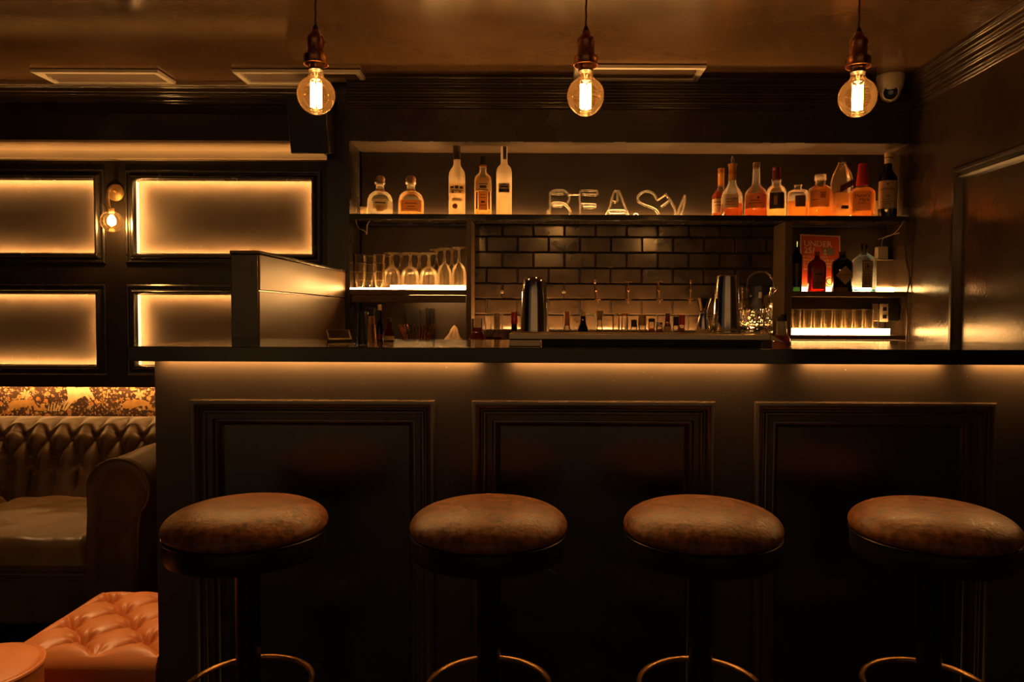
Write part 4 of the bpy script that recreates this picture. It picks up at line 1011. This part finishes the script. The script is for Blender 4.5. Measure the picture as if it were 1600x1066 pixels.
MB().lathe([(22.3 * k, .001), (22.6 * k, .003), (22.2 * k, .006)], 48, caps=False).build('rim_bead', steel, r)
r, zz, k = tool('cocktail_shaker', 'tall polished steel shaker tin beside the mixing glass', 1135, YT, [(21.5, 521), (22, 519), (20.4, 490), (18.6, 460), (17, 436), (16.6, 432), (15.6, 431), (13, 432), (.3, 432.5)], steel, 'shaker')
MB().lathe([(22.3 * k, .001), (22.6 * k, .003), (22.2 * k, .006)], 48, caps=False).build('rim_bead', steel, r)
r, zz, k = tool('jigger', 'slim hourglass steel jigger standing on the tray', 1098.5, YT, [(11, 521), (11.2, 520), (5.6, 490)], steel, 'jigger', part='lower_cup')
MB().lathe([(5.9 * k, zz(490)), (6.4 * k, zz(489)), (6.4 * k, zz(487)), (5.9 * k, zz(486))], 32).build('waist_ring', steel, r)
MB().lathe([(5.6 * k, zz(486)), (12 * k, zz(466)), (11.3 * k, zz(466)), (5 * k, zz(484))], 48, caps=False).build('upper_cup', steel, r)
# mixing glass with cut pattern and spout
k = YT / F; cx = 1181.5
r = thing('mixing_glass', 'cut-glass mixing jug with a pouring lip beside the shaker', 'jug', (P(cx, 500, YT).x, YT, ZTR))
zz = lambda y: max(.0, P(cx, y, YT).z - ZTR)
def cutfl(a, z):
    if zz(520) < z < zz(483):
        u = (a / (2 * PI) * 9) % 1 - .5; v = (z - zz(512)) / (zz(484) - zz(512))
        return 1 - .035 * abs(math.sin(14 * math.atan2(u, v + .25))) * (1 if v > -.1 else .4)
    return 1
pf = []
for i in range(40):
    y = 521 - i * (521 - 448) / 39; pf.append(((23.6 + .5 * i / 39 + (.7 if i < 3 else 0)) * k, zz(y) if i else .0006))
inn = [((22.0 + .6 * i / 10) * k, zz(510 - i * 6.2)) for i in range(11)][::-1]
MB().lathe(pf + [(24.4 * k, zz(447)), (23.4 * k, zz(447))] + inn + [(.0005, zz(510))], 108, flute=cutfl, caps=True).build('glass_body', cutglass, r, angle=20)
rows = []
for i in range(7):
    t_ = i / 6; w_ = 5.5 * (1 - t_ * .75)
    rows.append([((22.5 + 9.5 * t_) * k, s_ * w_ * k, zz(462 - 10 * t_ + (4 * abs(s_) * -1.3))) for s_ in (-1, -.6, -.2, .2, .6, 1)])
top = rows; bot = [[(x, y, z - .0022) for x, y, z in row] for row in rows]
m = MB(); m.grid(top); m.grid(bot); m.build('pouring_lip', cutglass, r, fix=False)
# strainer leaning behind the jug
q = P(1189, 446, 2.09)
r = thing('strainer', 'round coil-edged cocktail strainer propped in the mixing jug', 'strainer', (P(1189, 446, YT).x, YT + .006, P(1189, 446, YT).z))
rr = 21 * k; pts = []
for i in range(421):
    a = R(-25) + i / 420 * R(230); c = 2 * PI * 52 * i / 420
    rad_ = rr + .0028 * math.cos(c); pts.append((rad_ * math.cos(a), .0028 * math.sin(c), rad_ * math.sin(a)))
MB().tube(pts, .0006, 5).build('coil_spring', steel, r)
m = MB().lathe([(rr * .86, -.0008), (rr * .86, .0008)], 40); o = m.build('strainer_plate', darkmetal, r); o.rotation_euler = (R(90), 0, 0)
MB().box(-.005, .005, -.001, .001, -.035, -rr * .5).build('handle', steel, r, bevel=.0005)
# bottle at the end of the tray, standing on the bar
b = Bottle('bitters_bottle', 'small clear bottle with ribbed cap at the end of the tray', 1221, 2.26, Z_TOP + .0006, [(13, 538), (13.6, 536), (13.4, 531), (11, 526), (8.4, 521), (8, 515), (8, 498)], glass, liq=(524, darkamber), group=None, yref=520)
b.ring([(8.3, 502), (8.3, 491.5), (7.6, 490.4), (.3, 490.2)], darkmetal, 'cap', flute=lambda a, z: 1 + .02 * math.cos(30 * a))
# sofa-end of the bar
tool('black_beaker', 'tall plain black beaker on the bar beside the card terminal', 567, 1.98, [(8, 540), (8.4, 538), (8, 488), (7.4, 487), (7.2, 490), (.3, 491)], blackplastic, 'beaker', zb=Z_TOP + .0006)
r, zz, k = tool('copper_tin', 'small tapered copper tin behind the black beaker', 579, 2.12, [(9.6, 536), (9.8, 534), (6.2, 494)], copper, 'tin', zb=Z_TOP + .0006)
MB().lathe([(6.3 * k, zz(494)), (7.4 * k, zz(482)), (7 * k, zz(481.5)), (.3 * k, zz(483))], 32).build('dark_lid', blackplastic, r)
b = Bottle('bitters_bottle', 'slim dark bitters bottle with pale cap beside the copper tin', 593.5, 2.30, Z_TOP + .0006, [(5.6, 536), (5.8, 532), (5.4, 512), (4, 506), (2.8, 500), (2.6, 484)], blackglass, group=None, yref=520)
b.ring([(3, 485), (3, 477), (2.4, 476), (.3, 475.8)], creamfoil, 'cap'); b.lab(5.9, 522, 530, 4, redfoil, 0)
b = Bottle('bitters_bottle', 'squat dark bitters bottle with bright cream band label', 608, 2.26, Z_TOP + .0006, [(7.6, 536), (8, 534), (8, 523), (6.6, 518), (4.4, 513), (3.8, 500)], brownglass, group=None, yref=520)
b.ring([(4.2, 503), (4, 497.4), (.3, 497)], blackplastic, 'cap'); b.lab(8.1, 525, 531, 7.4, paper, 0)
k = 2.2 / F; q = P(512, 531, 2.2)
t = thing('card_terminal', 'small silver-edged card terminal lying propped on the bar', 'card terminal', (q.x, 2.2, Z_TOP + .001))
o = MB().box(0, 37 * k, 0, .062, 0, .008).build('casing', brushed, t, bevel=.002); o.rotation_euler = (R(26), 0, R(22)); o.location = (0, 0, .0)
o2 = MB().box(3 * k, 34 * k, .006, .056, .0082, .0092).build('screen', lacquer, t, False); o2.rotation_euler = o.rotation_euler
o3 = MB().box(2 * k, 34 * k, .046, .052, -.026, -.0005).build('stand', blackplastic, t, False); o3.rotation_euler = (R(0), 0, R(22)); o3.location = (0, 0, .0265)

# --- low compartment beside the partition
YC = 3.575; ZC = ZB + .0006
q = P(652.5, 530, YC)
t = thing('rod_basket', 'round holder of slanting copper-coloured rods', 'holder', (q.x, YC, ZC), None)
k = YC / F; zt = P(652, 508, YC).z - ZC
MB().lathe([(.056, .0), (.058, .03), (.055, .03), (.052, .004), (.001, .003)], 40, caps=False, ay=.72).build('cup', creamfoil, t)
for i in range(34):
    a = 2 * PI * i / 34 + .05 * random.random(); r0, r1 = .048, .086 + .01 * random.random()
    MB().tube([(r0 * math.cos(a), r0 * .7 * math.sin(a), .006), (r1 * math.cos(a), r1 * .66 * math.sin(a), zt + .006 * random.random())], .0021, 6).build('rod', copper, t)
q = P(707, 530, 3.6)
m = MB(); rows = []
for i in range(15):
    row = []
    for j in range(36):
        a = 2 * PI * j / 36; t_ = i / 14
        rr = .043 * (1 - t_) ** .72 * (1 + .16 * math.sin(3 * a + 1) + .15 * math.sin(7 * a + 5 * t_) + .10 * math.sin(12 * a - 3 * t_)) * (1 + .10 * math.sin(9 * t_ + 2 * a))
        row.append((rr * math.cos(a) + .01 * t_, rr * .8 * math.sin(a), .104 * t_ ** .9 + .012 * math.sin(4 * a + 6 * t_) * t_ * (1 - t_) + .004 * math.sin(5 * a) * t_ * (1 - t_)))
    rows.append(row)
o = m.grid(rows, closed=True).build('bar_cloth', cloth, None, angle=25); o.location = (q.x - .004, 3.62, ZC)
tag(o, 'crumpled pale bar cloth heaped beside the rod holder', 'cloth')
q = P(646, 500, 3.69); w = .034
t = thing('napkin_box', 'dark upright napkin box behind the rod holder', 'box', (q.x, 3.69, ZC))
zt = P(646, 485, 3.69).z - ZC
m = MB().box(-w, w, -.016, -.013, 0, zt).box(-w, w, .013, .016, 0, zt).box(-w, -w + .003, -.0129, .0129, 0, zt).box(w - .003, w, -.0129, .0129, 0, zt); m.build('box_wall', blackplastic, t, False)
MB().box(-w + .006, w - .006, -.010, .010, .004, zt - .012).build('napkin_pack', cloth, t, bevel=.001)
q = P(672, 500, 3.69)
t = thing('straw_tub', 'dark tub of thin black straws behind the rods', 'tub', (q.x, 3.685, ZC)); zt = P(672, 481, 3.69).z - ZC
MB().lathe([(.024, 0), (.026, .10), (.0245, .10), (.022, .004), (.001, .003)], 28, caps=False).build('tub', blackplastic, t)
for i in range(16):
    a = 2.4 * i; r0 = .005 * math.sqrt(i); MB().tube([(r0 * .8 * math.cos(a), r0 * .8 * math.sin(a), .005), (r0 * 1.35 * math.cos(a), r0 * 1.35 * math.sin(a), zt - .01 * random.random())], .0022, 6).build('straw', blackplastic, t)

# --- brass fittings and studs on the tiles
def fitting(cx, label, tilt=0, bar=True):
    Y = Y_TILE - .045; k = Y / F
    t = thing('brass_fitting', label, 'fitting', (P(cx, 455, Y).x, Y, P(cx, 455, Y).z), 'brass fittings on the tiles')
    Z = lambda y: (455 - y) * k
    d = tilt * k
    MB().tube([(-d * .6, 0, Z(418)), (-d * .55, 0, Z(438))], .0008, 6).build('wire', darkmetal, t)
    if bar: MB().tube([(-5.5 * k - d * .5, 0, Z(440)), (5.5 * k - d * .5, 0, Z(440))], .0028, 8).build('cross_bar', brass, t)
    else: MB().lathe([(.001, Z(444)), (.006, Z(442)), (.0065, Z(440)), (.005, Z(437.6)), (.001, Z(437))], 16, cx=-d * .5).build('ball', brass, t)
    MB().tube([(-d * .5, 0, Z(440)), (-d * .1, 0, Z(453)), (d * .4, 0, Z(467))], .0022, 8).build('stem', brass, t)
    MB().lathe([(.002, Z(456)), (.0055, Z(454.6)), (.0055, Z(451.6)), (.002, Z(450))], 16, cx=-d * .1).build('bead', copper, t)
    MB().tube([(-4.5 * k + d * .5, 0, Z(468)), (4.5 * k + d * .5, 0, Z(468))], .0028, 8).build('handle', brass, t)
    MB().tube([(d * .5, 0, Z(468)), (d * .6, 0, Z(474.5))], .0036, 10).build('spout', brass, t)
    MB().tube([(-d * .1, 0, Z(453)), (-d * .1, .036, Z(453))], .003, 8).build('wall_pin', darkmetal, t)
for cx, tl, bb, w in ((932, 5, False, 'nearest the tall shaker end of the row'), (982, 0, True, 'second along from the tall shaker'), (1030, 2.5, True, 'third along from the tall shaker'), (1079, -1.5, False, 'nearest the mixing jug')):
    fitting(cx, 'small brass fitting hanging on the dark tiles, ' + w, tl, bb)
for cx, w in ((784, 'between the post and the tall shaker'), (881, 'just past the tall shaker')):
    q = P(cx, 456, Y_TILE - .02)
    t = thing('wall_stud', 'small dull round stud on the dark tiles ' + w, 'stud', (q.x, Y_TILE - .009, q.z), 'studs on the tiles')
    o = MB().lathe([(.004, 0), (.004, .010), (.009, .012), (.010, .017), (.007, .021), (.0004, .022)], 20).build('stud_body', brushed, t); o.rotation_euler = (R(90), 0, 0)

# --- wall lamp
q = P(181, 301, Y_WALL - .001); k = Y_WALL / F
t = thing('wall_lamp', 'curved brass wall lamp with round bulb between the lit panels', 'wall lamp', (q.x, Y_WALL - .001, q.z))
o = MB().lathe([(13 * k, 0), (13.4 * k, .004), (12 * k, .010), (7 * k, .016), (4 * k, .02), (.0004, .021)], 40).build('back_plate', lampbrass, t, angle=30); o.rotation_euler = (R(90), 0, 0)
c = [(181, 300, 3.685), (176, 297, 3.63), (171, 299, 3.60), (168.5, 306, 3.59), (170, 320, 3.59), (173, 332, 3.59)]
MB().tube(smooth_path([P(*a) - Vector(t.location) for a in c]), .0060, 12).build('arm', lampbrass, t)
bc = P(174.5, 346, 3.59) - Vector(t.location)
MB().lathe([(.013, bc.z + .063), (.013, bc.z + .043), (.011, bc.z + .04)], 24, cx=bc.x, cy=bc.y).build('lamp_holder', lampbrass, t)
MB().lathe([(max(.0004, .052 * math.cos(a)), bc.z + .052 * math.sin(a)) for a in [-PI / 2 + i / 16 * R(165) for i in range(17)]], 36, cx=bc.x, cy=bc.y, caps=False).build('bulb', bulbglass, t, angle=80)
MB().lathe([(.004, bc.z - .022), (.017, bc.z - .012), (.019, bc.z + .006), (.012, bc.z + .022), (.006, bc.z + .03)], 24, cx=bc.x, cy=bc.y).build('filament', FILW, t)

# --- ceiling camera
q = P(1391, 140, 3.405); k = 3.40 / F
t = thing('security_camera', 'white dome security camera in the ceiling corner', 'camera', (q.x, 3.405, CEIL - .0005))
MB().lathe([(.058, 0), (.060, -.004), (.060, -.012), (.057, -.036), (.054, -.056), (.046, -.072), (.02, -.080), (.0004, -.081)][::-1], 40).build('housing', whiteplastic, t)
d = Vector((-.34, -.90, -.26)).normalized(); rot = d.to_track_quat('Z', 'Y').to_euler()
def aim(m, nm, mat, off):
    o = m.build(nm, mat, t); o.rotation_euler = rot; o.location = Vector((-.004, -.008, -.078)) + d * off; return o
aim(MB().lathe([(max(.0004, .044 * math.cos(a)), .044 * math.sin(a)) for a in [-PI / 2 + i / 16 * R(132) for i in range(17)]], 36, caps=False), 'eyeball', whiteplastic, 0)
aim(MB().lathe([(.033, .026), (.034, .034), (.031, .036), (.029, .030)], 36, caps=False), 'face_ring', whiteplastic, 0)
aim(MB().lathe([(.030, .026), (.030, .031), (.0004, .031)], 36), 'face', lacquer, 0)
aim(MB().lathe([(.010, .031), (.011, .036), (.008, .036), (.007, .033), (.0004, .033)], 24), 'lens', steel, 0)

# --- speaker
q0, q1 = P(445, 146, 3.33), P(456, 228, 3.40)
t = thing('speaker', 'black tilted loudspeaker box high up beside the pilaster', 'speaker', ((q0.x + P(508, 146, 3.33).x) / 2, 3.33, q0.z))
w = (P(508, 146, 3.33).x - q0.x) / 2; h = .262
t.rotation_euler = (R(14), 0, 0)
MB().box(-w, w, .006, .13, -h, 0).build('cabinet', black, t, bevel=.006)
MB().box(-w + .004, w - .004, 0, .0055, -h + .004, -.004).build('grille', blackplastic, t, bevel=.002)
MB().tube([(0, .125, -.10), (0, .16, -.09), (0, .22, -.03)], .01, 10).build('bracket', darkmetal, t)

# ------------------------------------------------------------------ sofa
def pillow(u, v, a, h, p=.42):
    s1 = abs(math.sin(PI * (u / a + v / (2 * h)))); s2 = abs(math.sin(PI * (u / a - v / (2 * h))))
    return (s1 * s2) ** p
sofa = thing('chesterfield_sofa', 'deep-buttoned brown leather chesterfield sofa below the wallpaper', 'sofa', (-2.45, 3.15, 0))
SX, SY = -2.45, 3.15
xL, xA = -3.7, -1.63
prof = [(3.345, .40), (3.365, .50), (3.385, .60), (3.405, .66), (3.43, .715), (3.475, .755), (3.53, .773), (3.59, .768), (3.64, .735), (3.665, .69), (3.67, .60), (3.67, .12)]
# dense profile with arc length
pp = smooth_path([Vector((y, z, 0)) for y, z in prof], 12); arc = [0]
for i in range(1, len(pp)): arc.append(arc[-1] + (pp[i] - pp[i - 1]).length)
irow = min(range(len(pp)), key=lambda i: abs(pp[i].y - .700) + (0 if pp[i].x < 3.5 else 9)); v1 = arc[irow]
av, hv = .110, .105; u1 = P(33, 685, 3.42).x
rows = []; nx = 300
for j in range(nx + 1):
    X = xL + (xA + .06 - xL) * j / nx; row = []
    for i in range(len(pp)):
        t_ = (pp[min(i + 1, len(pp) - 1)] - pp[max(i - 1, 0)]).normalized(); nn = Vector((-t_.y, t_.x, 0))
        v = arc[i] - v1
        fade = max(0, min(1, (v + .30) / .08)) * max(0, min(1, (.165 - v) / .05))
        if v > .03:      # single pleats run straight over the roll
            s1 = abs(math.sin(PI * (X - u1) / av)); f = min(1, (v - .03) / .05)
            hgt = pillow(X - u1, v, av, hv) * (1 - f) + s1 ** .45 * f
        elif v < -hv - .02:      # straight pleats below the second row
            s1 = abs(math.sin(PI * ((X - u1) / av + .5))); f = min(1, (-hv - .02 - v) / .05)
            hgt = pillow(X - u1, v, av, hv, .5) * (1 - f) + s1 ** .45 * f
        else: hgt = pillow(X - u1, v, av, hv, .5)
        dd = .044 * (hgt - 1) * fade
        row.append((X - SX, pp[i].x + nn.x * dd - SY, pp[i].y + nn.y * dd))
    rows.append(row)
MB().grid(rows).build('backrest', sofaleather, sofa, angle=60, fix=False)
for rr_ in (0, -1):
    k_ = 0
    x = u1 - 14 * av + (av / 2 if rr_ % 2 else 0)
    ii = min(range(len(pp)), key=lambda i: abs(arc[i] - (v1 + rr_ * hv)))
    t_ = (pp[ii + 1] - pp[ii - 1]).normalized(); nn = Vector((-t_.y, t_.x, 0))
    while x < xA + .05:
        if x > xL + .05:
            o = MB().lathe([(.0095, 0), (.009, .003), (.005, .0055), (.0003, .006)], 14).build('button', sofaleather, sofa)
            o.location = (x - SX, pp[ii].x - nn.x * .040 - SY, pp[ii].y - nn.y * .040)
            o.rotation_euler = Vector((0, nn.x, nn.y)).to_track_quat('Z', 'Y').to_euler()
        x += av
# rolled arm
cs = [(-1.645, .30), (-1.640, .45), (-1.635, .56)]
for i in range(0, 19):
    a = R(170) - i / 18 * R(215); cs.append((-1.525 + .113 * math.cos(a), .642 + .113 * math.sin(a)))
cs += [(-1.455, .50), (-1.46, .30), (-1.46, .12)]
cs = [(-1.645, .12)] + cs
m = MB(); rows = []
ys = [2.655 + .012 * 0, 2.66, 2.70, 2.80, 2.9, 3.0, 3.1, 3.2, 3.3, 3.4, 3.5, 3.6, 3.66]
for Y in ys:
    rows.append([(x - SX, Y - SY, z + (.0 if Y > 2.665 else 0) + (.004 * math.sin(9 * x + 14 * Y) if z > .6 else 0)) for x, z in cs])
m.grid(rows).build('arm', sofaleather, sofa, angle=60, fix=False)
cen = (-1.545, .45)
loops = []
for sc_, dy in ((1.0, 0), (.985, -.014), (.93, -.020), (.86, -.016), (.6, -.02), (.3, -.022)):
    loops.append([(cen[0] + (x - cen[0]) * sc_ - SX, 2.655 + dy - SY, cen[1] + (z - cen[1]) * sc_) for x, z in cs])
m = MB(); m.grid(loops, closed=True); m.add(loops[-1], [tuple(range(len(cs)))])
m.build('arm_front', sofaleather, sofa, angle=50)
MB().tube([(cen[0] + (x - cen[0]) * .98 - SX, 2.640 - SY, cen[1] + (z - cen[1]) * .98) for x, z in cs[1:-1]], .006, 8).build('arm_piping', sofaleather, sofa)
# seat cushions and base
def cushion(x0, x1):
    rows = []; n, mm = 60, 44
    for i in range(n + 1):
        row = []
        for j in range(mm + 1):
            u, v = i / n, j / mm
            X, Y = x0 + (x1 - x0) * u, 2.65 + .685 * v
            ed = min(1, min(u, 1 - u) / .05) ** .5 * min(1, min(v, 1 - v) / .06) ** .5
            z = .355 + .085 * ed + .016 * math.sin(PI * u) * math.sin(PI * v)
            w_ = 0
            for (ax, ay, ph, amp) in ((9, 13, .3, .0035), (-14, 10, 1.2, .003), (21, 8, 2.1, .002), (5, -22, .7, .002)):
                w_ += 2.6 * amp * abs(math.sin(ax * X + ay * Y + ph)) ** .35
            row.append((X - SX, Y - SY, z + (w_ - .016) * ed))
        rows.append(row)
    m = MB().grid(rows)
    m.box(x0 - SX, x1 - SX, 2.652 - SY, 3.333 - SY, .335, .354)
    m.build('seat_cushion', sofaleather, sofa, angle=60)
cushion(-2.38, -1.652); cushion(-3.12, -2.39); cushion(-3.7, -3.13)
MB().box(xL - SX, -1.652 - SX, 2.68 - SY, 3.62 - SY, .12, .33).build('base_frame', sofaleather, sofa, bevel=.02)
for X in (-1.56, -2.6, -3.6):
    MB().lathe([(.022, 0), (.03, .06), (.036, .119)], 20, cx=X - SX, cy=2.74 - SY).build('foot', blackplastic, sofa)
    MB().lathe([(.022, 0), (.03, .06), (.036, .119)], 20, cx=X - SX, cy=3.55 - SY).build('foot', blackplastic, sofa)

# ------------------------------------------------------------------ ottoman and pouffe
OX0, OX1, OY0, OY1, OZ = -1.437, X_BARL - .004, 1.89, 2.372, .385
ot = thing('ottoman', 'orange tan leather buttoned ottoman beside the end of the bar', 'ottoman', ((OX0 + OX1) / 2, (OY0 + OY1) / 2, 0))
cx, cy = ot.location.x, ot.location.y
ua, hb = .175, .095; ub, vb = -1.352, 2.29
rows = []; n = 150
for i in range(n + 1):
    row = []
    for j in range(n + 1):
        u = -1 + 2 * i / n; v = -1 + 2 * j / n
        u2 = math.copysign(1 - (1 - abs(u)) ** 1.25, u); v2 = math.copysign(1 - (1 - abs(v)) ** 1.25, v)
        X = (OX0 + OX1) / 2 + u2 * (OX1 - OX0) / 2; Y = (OY0 + OY1) / 2 + v2 * (OY1 - OY0) / 2
        dx, dy = (1 - abs(u2)) * (OX1 - OX0) / 2 * (5 if u2 > 0 else 1), (1 - abs(v2)) * (OY1 - OY0) / 2
        e_ = min(dx, dy); rr_ = .055
        drop = 0 if e_ > rr_ else rr_ - math.sqrt(max(0, rr_ ** 2 - (rr_ - e_) ** 2))
        p_ = pillow(X - ub, Y - vb, ua, hb, .28)
        # radial puckers round each button
        bu, bv = (X - ub) / (ua / 2), (Y - vb) / hb
        best = None
        for du in (math.floor(bu), math.floor(bu) + 1):
            for dv in (math.floor(bv), math.floor(bv) + 1):
                if (du + dv) % 2 == 0:
                    d_ = math.hypot((bu - du) * ua / 2, (bv - dv) * hb)
                    if best is None or d_ < best[0]: best = (d_, math.atan2(bv - dv, bu - du))
        pk_ = 0
        if best: pk_ = -.024 * math.exp(-(best[0] / .022) ** 2) + .0048 * math.cos(9 * best[1]) * math.exp(-((best[0] - .028) / .016) ** 2)
        fd = min(1, max(0, (e_ - .02) / .05))
        row.append((X - cx, Y - cy, OZ - drop + fd * (.042 * (p_ - .8) + pk_)))
    rows.append(row)
MB().grid(rows).build('buttoned_top', tanleather, ot, angle=60)
MB().box(OX0 - cx + .001, OX1 - cx - .001, OY0 - cy + .001, OY1 - cy - .001, .07, OZ - .054).build('side_upholstery', tanleather, ot, bevel=.001)
for a in (-1, 0, 1, 2, 3, 4, 5, 6):
    for c_ in range(-6, 3):
        if (a + c_) % 2: continue
        X, Y = ub + a * ua / 2, vb + c_ * hb
        if OX0 + .05 < X < OX1 - .012 and OY0 + .04 < Y < OY1 - .04:
            o = MB().lathe([(.0085, 0), (.008, .003), (.004, .005), (.0003, .0055)], 16).build('button', tanleather, ot); o.location = (X - cx, Y - cy, OZ - .047)
for sx_ in (OX0 + .04, OX1 - .04):
    for sy_ in (OY0 + .04, OY1 - .04):
        MB().lathe([(.014, 0), (.02, .069)], 16, cx=sx_ - cx, cy=sy_ - cy).build('foot', blackplastic, ot)
pz_ = .44; q = P(-36, 1055, 1.71)
pf_ = thing('pouffe', 'round orange leather pouffe with piped edge before the ottoman', 'pouffe', (q.x, 1.71, 0))
rp = P(52, 1045, 1.71).x - q.x
MB().lathe([(rp * .985, pz_ - .012), (rp * .97, pz_ - .002), (rp * .9, pz_ + .002), (rp * .5, pz_ + .008), (.0005, pz_ + .010)], 64).build('seat_pad', tanleather, pf_, angle=60)
MB().tube([(rp * .99 * math.cos(a), rp * .99 * math.sin(a), pz_ - .006) for a in [2 * PI * i / 72 for i in range(72)]], .006, 8, True).build('piping', tanleather, pf_)
MB().lathe([(rp * .93, .03), (rp * .985, .12), (rp * .985, pz_ - .0125)], 64).build('side_upholstery', tanleather, pf_)
MB().lathe([(rp * .8, 0), (rp * .8, .029)], 48).build('base', blackplastic, pf_)

# recessed ceiling downlight over the seats by the bar end
t = thing('downlight', 'small recessed ceiling downlight above the orange ottoman', 'downlight', (-1.45, 2.42, CEIL - .0005))
MB().lathe([(.052, -.001), (.050, -.006), (.040, -.007), (.036, -.001)], 36, caps=False).build('trim_ring', ventpaint, t)
MB().lathe([(.0355, -.0006), (.0355, -.0016), (.0004, -.0016)], 36).build('lens', emit('downlight_lens', (1, .5, .16), 3.0), t)
ld = bpy.data.lights.new('downlight_lamp', 'SPOT'); ld.energy = 46; ld.color = (1, .52, .19); ld.spot_size = R(30); ld.spot_blend = .45; ld.shadow_soft_size = .03
lo = bpy.data.objects.new('downlight_lamp', ld); COL.objects.link(lo); lo.parent = t; lo.location = (0, 0, -.012)
lo.rotation_euler = (Vector((-1.25, 2.06, .38)) - Vector((-1.45, 2.42, CEIL))).to_track_quat('-Z', 'Y').to_euler()

t2 = thing('downlight', 'small ceiling downlight added out of view above the brown sofa', 'downlight', (-2.6, 2.9, CEIL - .0005))  # extra lamp out of view, added to brighten the sofa seat
for ch in t.children:
    c_ = ch.copy(); COL.objects.link(c_); c_.parent = t2
    if ch.type == 'LIGHT':
        c_.data = ch.data.copy(); c_.data.energy = 16; c_.data.spot_size = R(30)
        c_.rotation_euler = (Vector((-2.02, 2.95, .45)) - Vector((-2.6, 2.9, CEIL))).to_track_quat('-Z', 'Y').to_euler()
t['group'] = t2['group'] = 'ceiling downlights over the seats'

# ------------------------------------------------------------------ daylight-free room: faint ambient, warm glows added behind for the steel to mirror
w = bpy.data.worlds.new('dim_room'); sc.world = w; w.use_nodes = True
wt = w.node_tree; bg = wt.nodes['Background']
tcw = wt.nodes.new('ShaderNodeTexCoord'); vw = wt.nodes.new('ShaderNodeTexVoronoi'); vw.inputs['Scale'].default_value = 2.6
mpw = wt.nodes.new('ShaderNodeMapping'); mpw.inputs['Scale'].default_value = (1, 1, .35)
wt.links.new(tcw.outputs['Generated'], mpw.inputs[0]); wt.links.new(mpw.outputs[0], vw.inputs['Vector'])
rw = ramp(wt, vw.outputs['Distance'], [(.06, (.55, .27, .09)), (.22, (.024, .018, .013))])
sx = wt.nodes.new('ShaderNodeSeparateXYZ'); wt.links.new(tcw.outputs['Generated'], sx.inputs[0])
mneg = N(wt, 'ShaderNodeMath', operation='MULTIPLY'); mneg.inputs[1].default_value = -1; wt.links.new(sx.outputs[1], mneg.inputs[0])
r1 = ramp(wt, mneg.outputs[0], [(.80, 0.0), (.93, 1.0)])
mz = N(wt, 'ShaderNodeMath', operation='ADD'); mz.inputs[1].default_value = -.06; wt.links.new(sx.outputs[2], mz.inputs[0])
ma = N(wt, 'ShaderNodeMath', operation='ABSOLUTE'); wt.links.new(mz.outputs[0], ma.inputs[0])
r2 = ramp(wt, ma.outputs[0], [(.08, 1.0), (.26, 0.0)])
mm = N(wt, 'ShaderNodeMath', operation='MULTIPLY'); wt.links.new(r1.outputs[0], mm.inputs[0]); wt.links.new(r2.outputs[0], mm.inputs[1])
mxw = N(wt, 'ShaderNodeMix', data_type='RGBA'); wt.links.new(mm.outputs[0], mxw.inputs[0]); wt.links.new(rw.outputs[0], mxw.inputs[6]); mxw.inputs[7].default_value = (.15, .078, .028, 1)
wt.links.new(mxw.outputs[2], bg.inputs[0]); bg.inputs[1].default_value = .6
sc.view_settings.view_transform = 'Standard'; sc.view_settings.look = 'None'
sc.view_settings.exposure = 1.6; sc.view_settings.gamma = 1; sc.view_settings.use_curve_mapping = False
c = sc.cycles
c.use_denoising = True; c.max_bounces = 12; c.transmission_bounces = 12; c.transparent_max_bounces = 24; c.glossy_bounces = 6; c.diffuse_bounces = 4
c.sample_clamp_indirect = 6; c.blur_glossy = .5; c.caustics_reflective = False
